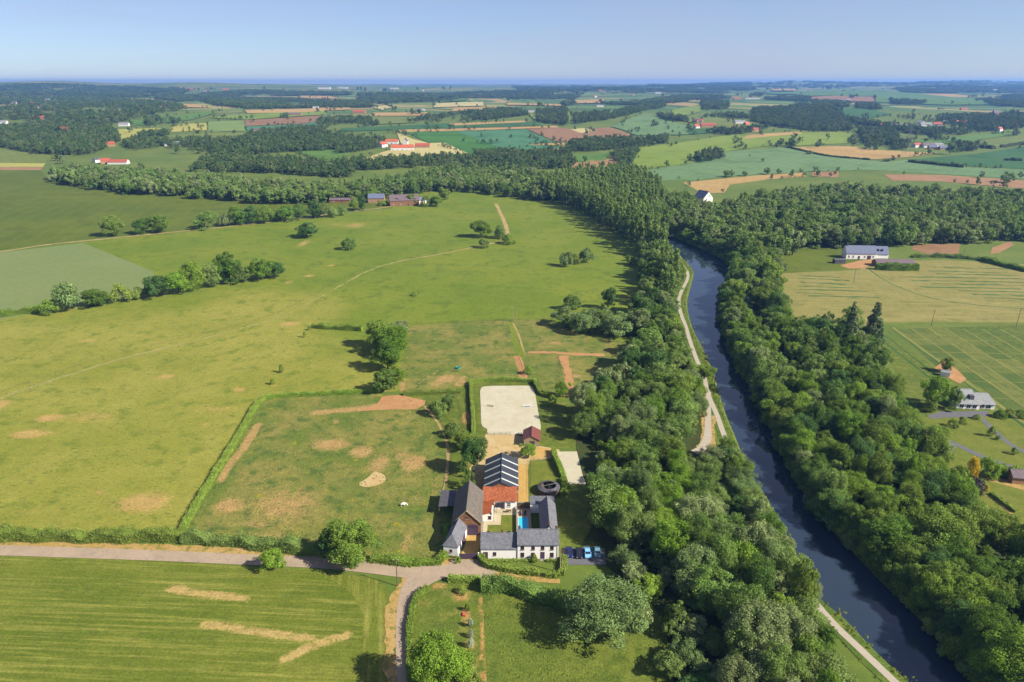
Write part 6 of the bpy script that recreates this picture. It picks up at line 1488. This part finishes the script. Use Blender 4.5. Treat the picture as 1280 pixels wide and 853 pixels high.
tufts(PP([(512, 408), (636, 401), (648, 470), (560, 486), (500, 490)]), 450, .4, .9)
scatter('grass_tufts', 'rough grass tufts over pasture, paddock and river bank', ['tuft'], tf, trunk=False)

# ---- woods farther off
def wood_mass(name, label, polys, keys, sp, h0, h1, w, zpl=None):
    out = []
    for poly in polys:
        X, Y = fill(poly, sp)
        k = dist_line(RIVER_LINE, X, Y) > 3; k &= ~inside(RIVER, X, Y); X, Y = X[k], Y[k]; Z = hgt(X, Y)
        for x, y, z in zip(X, Y, Z): out.append((x, y, z, w * random.uniform(.75, 1.25), random.uniform(h0, h1) / 14))
    return scatter(name, label, keys, out)
WOOD_C = PP([(868, 262), (905, 258), (960, 244), (1040, 238), (1130, 240), (1280, 247), (1340, 252)], 8) + PP([(1340, 296), (1280, 300), (1200, 300), (1150, 305), (1060, 306), (1000, 308), (980, 322), (945, 318), (915, 326), (900, 318), (880, 308), (850, 296), (842, 280)], 3)
wood_mass('hillside_wood', 'broad dark wood on the slope right of the river bend', [WOOD_C], ['m_broad'], 10.5, 13, 22, 1.4)
WOOD_P = PP([(700, 230), (735, 224), (770, 238), (800, 258), (818, 285), (836, 318), (812, 318), (782, 296), (742, 270), (705, 252), (668, 242)], 4)
wood_mass('poplar_plantation', 'light green poplar plantation along the upper meadow', [WOOD_P], ['m_poplar'], 7.0, 20, 27, 1.5)
WOOD_Q = PP([(745, 222), (800, 226), (822, 240), (830, 262), (806, 262), (780, 240), (750, 230)], 4)
wood_mass('poplar_plantation', 'dark poplar block behind the light plantation', [WOOD_Q], ['m_poplar'], 7.0, 20, 26, 1.5)
wood_mass('poplar_row', 'tall pale poplars at the start of the towpath', [PP([(826, 345), (838, 335), (847, 345), (846, 372), (836, 388), (826, 372)], 4)], ['m_poplar'], 6.0, 19, 25, 1.5)
wood_mass('valley_wood', 'mixed wood around the river bend', [PP([(800, 262), (836, 262), (850, 292), (840, 300), (830, 300), (815, 285)], 4), PP([(806, 300), (820, 315), (830, 345), (812, 340), (800, 320)], 4), PP([(830, 246), (862, 248), (870, 262), (845, 268)], 4)], ['m_broad'], 8.5, 12, 18, 1.0)
WOOD_E = PP([(62, 218), (90, 212), (150, 215), (250, 222), (330, 230), (440, 232), (480, 226), (560, 214), (650, 214), (690, 222), (704, 246), (650, 243), (600, 235), (560, 234), (500, 240), (420, 246), (400, 250), (330, 249), (260, 243), (150, 236), (90, 228), (62, 222)], 6)
wood_mass('valley_wood', 'long wood behind the left hillside meadow', [WOOD_E], ['m_broad', 'm_broad', 'm_poplar'], 11.5, 11, 19, 1.4)

FW = {
 'left far woods around the yellow fields': (ZA, [[(0, 235), (220, 230), (410, 240), (440, 280), (400, 300), (330, 335), (150, 330), (0, 305)], [(440, 290), (880, 283), (900, 270), (960, 252), (1150, 240), (1280, 252), (1280, 312), (1050, 322), (860, 337), (500, 327)],
    [(200, 348), (450, 374), (600, 346), (860, 342), (1000, 352), (1280, 384), (1280, 420), (1010, 400), (570, 390), (300, 390), (140, 400)], [(530, 205), (650, 196), (655, 220), (530, 226)], [(1160, 206), (1280, 202), (1280, 234), (1160, 236)], [(500, 265), (590, 258), (600, 270), (510, 275)]]),
 'wooded village country below the left ridge': (ZA, [[(0, 126), (280, 118), (560, 138), (690, 166), (500, 198), (400, 232), (160, 226), (0, 196)], [(700, 128), (1050, 130), (1280, 146), (1270, 157), (900, 166), (780, 152)], [(560, 128), (900, 100), (1280, 108), (1280, 114), (900, 116), (640, 140)]]),
 'dark wooded ridge on the left horizon': (ZA, [[(-60, 82), (240, 78), (640, 88), (690, 100), (640, 124), (300, 122), (-60, 120)]]),
 'woods in the middle distance': (ZB, [[(0, 372), (120, 362), (380, 347), (640, 342), (860, 357), (880, 380), (640, 390), (300, 380), (0, 392)], [(0, 242), (60, 262), (210, 262), (150, 312), (0, 330)], [(0, 206), (130, 201), (130, 224), (0, 232)], [(300, 200), (460, 182), (650, 167), (700, 188), (560, 205), (410, 216), (290, 218)],
    [(730, 172), (840, 167), (840, 228), (730, 212)], [(860, 192), (990, 182), (1000, 204), (870, 220)], [(1000, 184), (1180, 148), (1200, 158), (1010, 204)], [(480, 332), (850, 322), (872, 335), (640, 360), (560, 356)], [(845, 287), (1260, 264), (1280, 276), (1100, 305), (870, 325)], [(1170, 190), (1280, 205), (1280, 212), (1180, 205)], [(1000, 330), (1090, 312), (1100, 320), (1045, 385), (1030, 380)]]),
 'hazy woods towards the horizon': (ZB, [[(80, 112), (460, 106), (900, 110), (880, 128), (500, 126), (420, 138), (80, 150)], [(640, 84), (1280, 76), (1400, 78), (1400, 100), (1280, 106), (700, 104)], [(820, 140), (860, 130), (870, 150), (830, 156)], [(960, 148), (1100, 142), (1180, 128), (1280, 124), (1280, 140), (1100, 152)], [(0, 140), (120, 138), (130, 160), (0, 162)]]),
 'woods around the right villages': (ZC, [[(290, 168), (560, 158), (620, 187), (640, 215), (660, 244), (520, 247), (360, 227), (290, 212)], [(105, 142), (205, 142), (205, 168), (110, 172)], [(0, 264), (250, 242), (360, 237), (250, 256), (0, 284)], [(640, 207), (900, 194), (1280, 192), (1280, 234), (1050, 260), (900, 260), (840, 250), (650, 216)],
    [(790, 132), (920, 141), (910, 151), (800, 148)], [(670, 147), (740, 152), (760, 167), (670, 165)], [(510, 137), (640, 142), (640, 159), (515, 155)], [(330, 117), (500, 127), (500, 139), (340, 131)], [(0, 120), (120, 118), (240, 120), (330, 112), (330, 120), (100, 132), (0, 134)],
    [(675, 245), (800, 245), (830, 292), (760, 300), (690, 290)], [(690, 308), (752, 306), (752, 332), (690, 334)], [(80, 345), (130, 322), (165, 325), (187, 348), (95, 362)], [(200, 306), (300, 284), (358, 284), (360, 293), (215, 314)], [(1030, 300), (1110, 302), (1100, 318), (1030, 325)], [(800, 296), (870, 288), (850, 312), (800, 315)], [(100, 180), (260, 190), (280, 200), (120, 196)]]),
 'woods along the right horizon': (ZC, [[(0, 82), (280, 68), (300, 96), (0, 108)], [(800, 92), (1280, 84), (1340, 84), (1340, 104), (850, 106)], [(1110, 134), (1280, 116), (1340, 114), (1340, 170), (1280, 168), (1150, 150)], [(300, 66), (900, 62), (1340, 62), (1340, 80), (700, 84), (310, 88)], [(450, 150), (590, 165), (600, 178), (470, 160)]]),
}
for lab, (f, polys) in FW.items():
    out = []
    for poly in polys:
        pw = PP(poly, None, f); A = np.array(pw); d = A[:, 1].mean(); sp = float(np.clip(d * .0046, 8.5, 60))
        X, Y = fill(pw, sp)
        gap = np.sin(X / 95 + 1.7 * np.sin(Y / 210)) + np.sin(Y / 140 + X / 260 + 1.3 * np.sin(X / 70)) + RNG.normal(0, .35, len(X)) > (-1.15 if 'ridge' in lab else -.75)
        X, Y = X[gap], Y[gap]; Z = hgt(X, Y)
        if len(X) > 2600: s_ = RNG.choice(len(X), 2600, replace=False); X, Y, Z = X[s_], Y[s_], Z[s_]; 
        for x, y, z in zip(X, Y, Z):
            w = sp / 8.5 * random.choice((.7, .9, 1.1, 1.5)); out.append((x, y, z, w, random.uniform(7, 17) / 14 * min(1.25, max(1, sp / 16))))
    scatter('far_wood', lab, ['f_broad', 'f_broad', 'f_poplar'] if 'middle' in lab else ['f_broad'], out)

# hedgerows and single trees strung along the far field edges
hr = []
for poly in FIELD_EDGES:
    for a, b in zip(poly, poly[1:] + poly[:1]):
        a, b = np.array(a), np.array(b); ln_ = float(np.linalg.norm(b - a)); ym = (a[1] + b[1]) / 2; r_ = random.random()
        if r_ < .45 or ln_ < 25: continue
        sp = max(9, ym * .0052) * (1 if r_ > .78 else 4.5); k = 0.0; t0, t1 = sorted((random.random() * .5, .5 + random.random() * .5))
        k = t0 * ln_
        while k < t1 * ln_:
            x, y = a + (b - a) * k / ln_ + RNG.normal(0, 2.5, 2); w = random.choice((.3, .4, .55, .8)) * max(1, ym / 2300)
            hr.append((x, y, float(hgt(x, y)), w, w * random.uniform(.7, 1.1))); k += sp * random.uniform(.6, 1.6)
for _ in range(380):
    px, py = random.uniform(-20, 1300), 112 + 76 * random.random() ** 1.4
    if py > 185 and 330 < px < 900: continue
    x, y = P(px, py); w = random.choice((.5, .7, .9, 1.2)) * max(1, y / 2800); n_ = random.choice((1, 1, 2, 3, 6))
    for k in range(n_):
        x2, y2 = x + random.gauss(0, 9) * (n_ > 1) * max(1, y / 2500), y + random.gauss(0, 12) * (n_ > 1); hr.append((x2, y2, float(hgt(x2, y2)), w, w * random.uniform(.75, 1.15)))
scatter('hedgerow', 'hedgerows, copses and single trees scattered over the far fields', ['f_broad'], hr)

# ------------------------------------------------------------------ cars, poles, fences and small things
def car(x, y, rz, paint, label):
    c = empty('parked_car', (x, y, .02), rz, label, 'car', 'cars parked beside the farmhouse')
    prof = [(-2.1, .38), (-2.12, .72), (-1.95, .86), (-1.15, .95), (-.55, 1.40), (.75, 1.45), (1.55, 1.02), (2.02, .88), (2.1, .6), (2.06, .36)]
    m = MB(); n = len(prof)
    def ring(s, inn): return [(s * (.86 - (.16 if z > 1.2 else .05 if z > .9 else 0) - inn), yy, z) for yy, z in prof]
    v = ring(-1, 0) + ring(1, 0); f = [tuple(range(n)), tuple(range(2 * n - 1, n - 1, -1))] + [(i, n + i, n + (i + 1) % n, (i + 1) % n) for i in range(n)]
    body = m.add(v, f).build('body', paint, c)
    g = M['glass']
    def pane(nm, q): MB().slab(q, .015).build(nm, g, c)
    pane('windscreen', [(-.72, -1.12, .985), (.72, -1.12, .985), (.64, -.60, 1.40), (-.64, -.60, 1.40)]); pane('rear_window', [(.72, 1.50, 1.075), (-.72, 1.50, 1.075), (-.64, .85, 1.435), (.64, .85, 1.435)])
    for s in (-1, 1):
        MB().add([(s * .822, -.98, .98), (s * .822, 1.35, 1.03), (s * .722, .72, 1.38), (s * .722, -.5, 1.36)], [(0, 1, 2, 3)]).build('side_window', g, c)
        for yy in (-1.3, 1.3):
            w = MB().tube((s * .70, yy, .32), (s * .89, yy, .32), .32, n=14).build('wheel', M['black'], c); MB().tube((s * .885, yy, .32), (s * .90, yy, .32), .19, n=10).build('rim', M['grey_metal'], w)
        MB().box(s * .62 - .16, s * .62 + .16, -2.14, -2.08, .62, .74).build('headlight', M['skylight'], c); MB().box(s * .66 - .12, s * .66 + .12, 2.07, 2.12, .68, .82).build('tail_light', RF, c)
        MB().box(s * .95 - .09, s * .95 + .09, -.72, -.6, .95, 1.07).build('mirror', paint, c)
def paint(nm, c): return plain(nm, c, .02, rough=.22, spec=.6)
car(15.6, 153.2, .05, paint('navy_paint', (.012, .018, .075, 1)), 'small navy blue car parked nearest the farmhouse')
car(18.2, 152.8, -.03, paint('black_paint', (.012, .014, .022, 1)), 'black car second from the farmhouse')
car(20.5, 152.9, .02, paint('sky_blue_paint', (.16, .38, .68, 1)), 'light blue car third from the farmhouse')
car(23.2, 153.2, -.08, paint('teal_paint', (.10, .22, .28, 1)), 'dull teal car parked farthest from the farmhouse')

def pole(px, py, h, label, mat='wood', arm=True, rt=.11):
    x, y = P(px, py); z = float(hgt(x, y)); b = empty('utility_pole', (x, y, z), 0, label, 'pole')
    MB().tube((0, 0, -.3), (0, 0, h), rt * 1.25, rt * .8, 8).build('post', M[mat], b)
    if arm:
        a = MB().box(-.7, .7, -.06, .06, h - .5, h - .36).build('cross_arm', M[mat], b)
        for s in (-.6, 0, .6): MB().tube((s, 0, h - .36), (s, 0, h - .18), .05, n=6).build('insulator', M['wframe'], a)
pole(497, 733, 8.5, 'dark utility pole at the lane junction', 'wood')
pole(700, 716, 7.5, 'pale utility pole at the corner of the white farmhouse', 'wood_pale', False, .14)
pole(641, 402, 8.5, 'left of the twin pale poles on the paddock fence', 'wood_pale'); pole(645, 402, 8.0, 'right of the twin pale poles on the paddock fence', 'wood_pale', False)
pole(1164, 408, 9, 'left utility pole between hay field and nursery'); pole(1270, 409, 10, 'right utility pole between hay field and nursery')
pole(1067, 353, 9, 'lone utility pole in the hay field'); pole(1203, 324, 8, 'utility pole in the garden behind the hay field')
pole(479, 268, 8, 'utility pole on the hill farm drive'); pole(895, 562, 6.0, 'slim green post at the foot of the towpath ramp', 'grey_metal', False, .1)
def pylon(px, py, h, label):
    x, y = P(px, py); z = float(hgt(x, y)); b = empty('electricity_pylon', (x, y, z), .5, label, 'pylon'); r = h / 420
    w = h * .09
    for sx, sy in ((-1, -1), (1, -1), (1, 1), (-1, 1)): MB().tube((sx * w, sy * w, 0), (sx * w * .22, sy * w * .22, h), r, r, 5).build('leg', M['grey_metal'], b)
    m = MB(); lv_ = [0, .16, .3, .43, .55, .66, .76, .86, 1]
    for a0, a1 in zip(lv_[:-1], lv_[1:]):
        k0, k1 = w * (1 - .78 * a0), w * (1 - .78 * a1)
        for q0, q1 in (((-1, -1), (1, -1)), ((1, -1), (1, 1)), ((1, 1), (-1, 1)), ((-1, 1), (-1, -1))):
            m.tube((q0[0] * k0, q0[1] * k0, a0 * h), (q1[0] * k1, q1[1] * k1, a1 * h), r * .6, n=4); m.tube((q0[0] * k1, q0[1] * k1, a1 * h), (q1[0] * k1, q1[1] * k1, a1 * h), r * .5, n=4)
    o = m.build('lattice', M['grey_metal'], b); o['kind'] = 'stuff'
    for zf, ln in ((.66, .20), (.80, .26), (.93, .17)): MB().tube((-ln * h, 0, zf * h), (ln * h, 0, zf * h), r * .9, n=5).tube((-ln * h, 0, zf * h), (0, 0, (zf + .05) * h), r * .6, n=4).tube((ln * h, 0, zf * h), (0, 0, (zf + .05) * h), r * .6, n=4).build('cross_arm', M['grey_metal'], b)
pylon(721, 158, 52, 'grey lattice pylon behind the brown far field'); pylon(872, 175, 48, 'left lattice pylon on the right slope'); pylon(1131, 196, 52, 'lattice pylon beside the right hamlet'); pylon(904, 128, 60, 'hazy lattice pylon near the right horizon'); pylon(470, 135, 60, 'hazy lattice pylon over the plain')

def fence(label, px_pts, gap=2.6, h=1.15, rails=2, mat='wood', world_pts=None, r=.06):
    ln = smooth_line(world_pts or PP(px_pts), gap); p0 = ln[0]
    b = empty('fence', (p0[0], p0[1], float(hgt(*p0))), 0, label, 'fence')
    loc = [(x - p0[0], y - p0[1], float(hgt(x, y)) - float(hgt(*p0))) for x, y in ln]
    for (x, y, z) in loc: MB().tube((x, y, z - .2), (x, y, z + h), r, n=5).build('post', M[mat], b)
    for k in range(rails):
        m = MB(); zz = h * (1 - .42 * k) - .12
        for a, c in zip(loc[:-1], loc[1:]): m.tube((a[0], a[1], a[2] + zz), (c[0], c[1], c[2] + zz), r * .6, n=4)
        m.build('rail', M[mat], b)
fence('timber fence above the upper paddocks', [(515, 407), (560, 404), (600, 403), (640, 401), (690, 399)], 4)
fence('timber rail fence dividing the red earth paddock', [(698, 446), (700, 458), (702, 472)], 2.5)
fence('timber fence along the red earth gateway', [(647, 443), (652, 458), (656, 472)], 2.5)
fence('post and rail fence curving along the paddock path', [(533, 503), (548, 524), (560, 548), (563, 570), (560, 600), (556, 622)], 3)
fence('low dark fence along the arena front left', None, 2.2, 1.2, 2, 'wood', world_pts=[(-9.0, 220.2), (-4, 220.2), (-.6, 220.2)])
fence('low dark fence along the arena front right', None, 1.6, 1.2, 2, 'wood', world_pts=[(2.4, 219.9), (4.6, 219.6)])
fence('garden fence along the golden gravel drive', None, 2.4, 1.0, 2, 'wood', world_pts=[(5.6, 180), (5.6, 188), (5.9, 195), (6.2, 201.4), (9, 202.2), (14, 203.0)])
fence('fence beside the cattle track on the pasture', [(0, 492), (70, 468), (130, 449), (190, 434), (260, 417), (325, 400), (360, 386), (420, 354), (470, 331)], 9, 1.2, 1, 'wood')
fence('fence of thin posts round the orchard', [(566, 488), (575, 510), (580, 535), (584, 545)], 3)
def jump(px, py, rz, cols, label):
    x, y = P(px, py); b = empty('show_jump', (x, y, .1), rz, label, 'show jump', 'show jumps in the arena')
    for s in (-1.5, 1.5):
        st = MB().box(s - .06, s + .06, -.3, .3, 0, .12).box(s - .05, s + .05, -.05, .05, .12, 1.3).build('stand', M['wframe'], b)
    for z, c in zip((.35, .7), cols): MB().tube((-1.45, 0, z), (1.45, 0, z), .08, n=8).build('pole', c, b)
BLUEP = plain('blue_pole', (.10, .22, .55, 1), .05); 
jump(613, 509, -.3, (M['black'], M['black']), 'dark jump poles lying at the left of the arena'); jump(659, 509, .1, (BLUEP, M['wframe']), 'blue and white jump at the right of the arena')
# teal trough and white pony in the paddocks
x, y = P(573, 461); b = empty('water_trough', (x, y, 0), .3, 'teal drinking tub on a bare patch in the upper paddock', 'trough')
n = 14; ang = [2 * math.pi * i / n for i in range(n)]
m = MB(); v = [(.8 * math.cos(a), .8 * math.sin(a), 0) for a in ang] + [(1.0 * math.cos(a), 1.0 * math.sin(a), .8) for a in ang] + [(.88 * math.cos(a), .88 * math.sin(a), .8) for a in ang] + [(.75 * math.cos(a), .75 * math.sin(a), .2) for a in ang]
m.add(v, [(k * n + i, k * n + (i + 1) % n, (k + 1) * n + (i + 1) % n, (k + 1) * n + i) for k in range(3) for i in range(n)] + [tuple(3 * n + i for i in range(n))]).build('tub', plain('teal_plastic', (.03, .30, .30, 1), .05), b)
MB().add([(.86 * math.cos(a), .86 * math.sin(a), .62) for a in ang], [tuple(range(n))]).build('water', M['water'], b)
def pony(px, py):
    x, y = P(px, py); e = empty('pony', (x, y, 0), R(10), 'white pony grazing in the worn paddock', 'pony')
    V = [(0, 0, .92), (.45, 0, .95), (-.5, 0, .98), (.78, 0, 1.0), (1.02, 0, .78), (1.22, 0, .42), (1.38, 0, .14), (-.68, 0, .92), (-.84, 0, .62), (-.86, 0, .32),
         (.5, .17, .55), (.52, .18, .28), (.54, .18, .03), (.5, -.17, .55), (.46, -.18, .28), (.44, -.18, .03), (-.52, .18, .6), (-.64, .19, .3), (-.58, .19, .03), (-.52, -.18, .6), (-.6, -.19, .3), (-.5, -.19, .03)]
    Ed = [(0, 1), (0, 2), (1, 3), (3, 4), (4, 5), (5, 6), (2, 7), (7, 8), (8, 9), (1, 10), (10, 11), (11, 12), (1, 13), (13, 14), (14, 15), (2, 16), (16, 17), (17, 18), (2, 19), (19, 20), (20, 21)]
    Rr = [.31, .28, .29, .20, .14, .13, .08, .09, .07, .05] + [.10, .055, .06] * 2 + [.13, .06, .06] * 2
    me = bpy.data.meshes.new('body'); me.from_pydata(V, Ed, []); o = bpy.data.objects.new('body', me); C.objects.link(o); o.parent = e
    sk = o.modifiers.new('skin', 'SKIN'); o.modifiers.new('sub', 'SUBSURF').render_levels = 2
    for i, d in enumerate(me.skin_vertices[0].data): d.radius = (Rr[i], Rr[i]); d.use_root = (i == 0)
    me.materials.append(plain('white_coat', (.72, .68, .62, 1), .05))
    for s in (-1, 1): MB().add([(.98, s * .05, .86), (1.06, s * .1, .84), (.98, s * .1, 1.0)], [(0, 1, 2)]).build('ear', me.materials[0], e)
pony(504, 633)
# round bales / poles of the garden: small red garden box and stones
x, y = P(580, 769); b = empty('garden_box', (x, y, 0), 0, 'small red box on the bare soil of the garden plot', 'box')
MB().box(-.3, .3, -.45, .45, 0, .4).build('case', plain('red_box', (.35, .05, .05, 1), .05), b); MB().box(-.33, .33, -.48, .48, .4, .46).build('lid', plain('red_lid', (.4, .07, .06, 1), .05), b)

# ------------------------------------------------------------------ the summer haze
hz = MB().box(-20600, 20600, -600, 13700, -30, 156).build('haze', None)
tag(hz, 'thin blue summer haze over the whole valley', None, None, 'stuff')
hm = bpy.data.materials.new('haze'); hm.use_nodes = True; ht = hm.node_tree; ht.nodes.clear()
pv = ht.nodes.new('ShaderNodeVolumePrincipled'); pv.inputs['Color'].default_value = (0.19, 0.43, 1.0, 1); pv.inputs['Density'].default_value = 0.000085; pv.inputs['Anisotropy'].default_value = 0.2
ho = ht.nodes.new('ShaderNodeOutputMaterial'); ht.links.new(pv.outputs[0], ho.inputs['Volume']); hz.data.materials.append(hm)
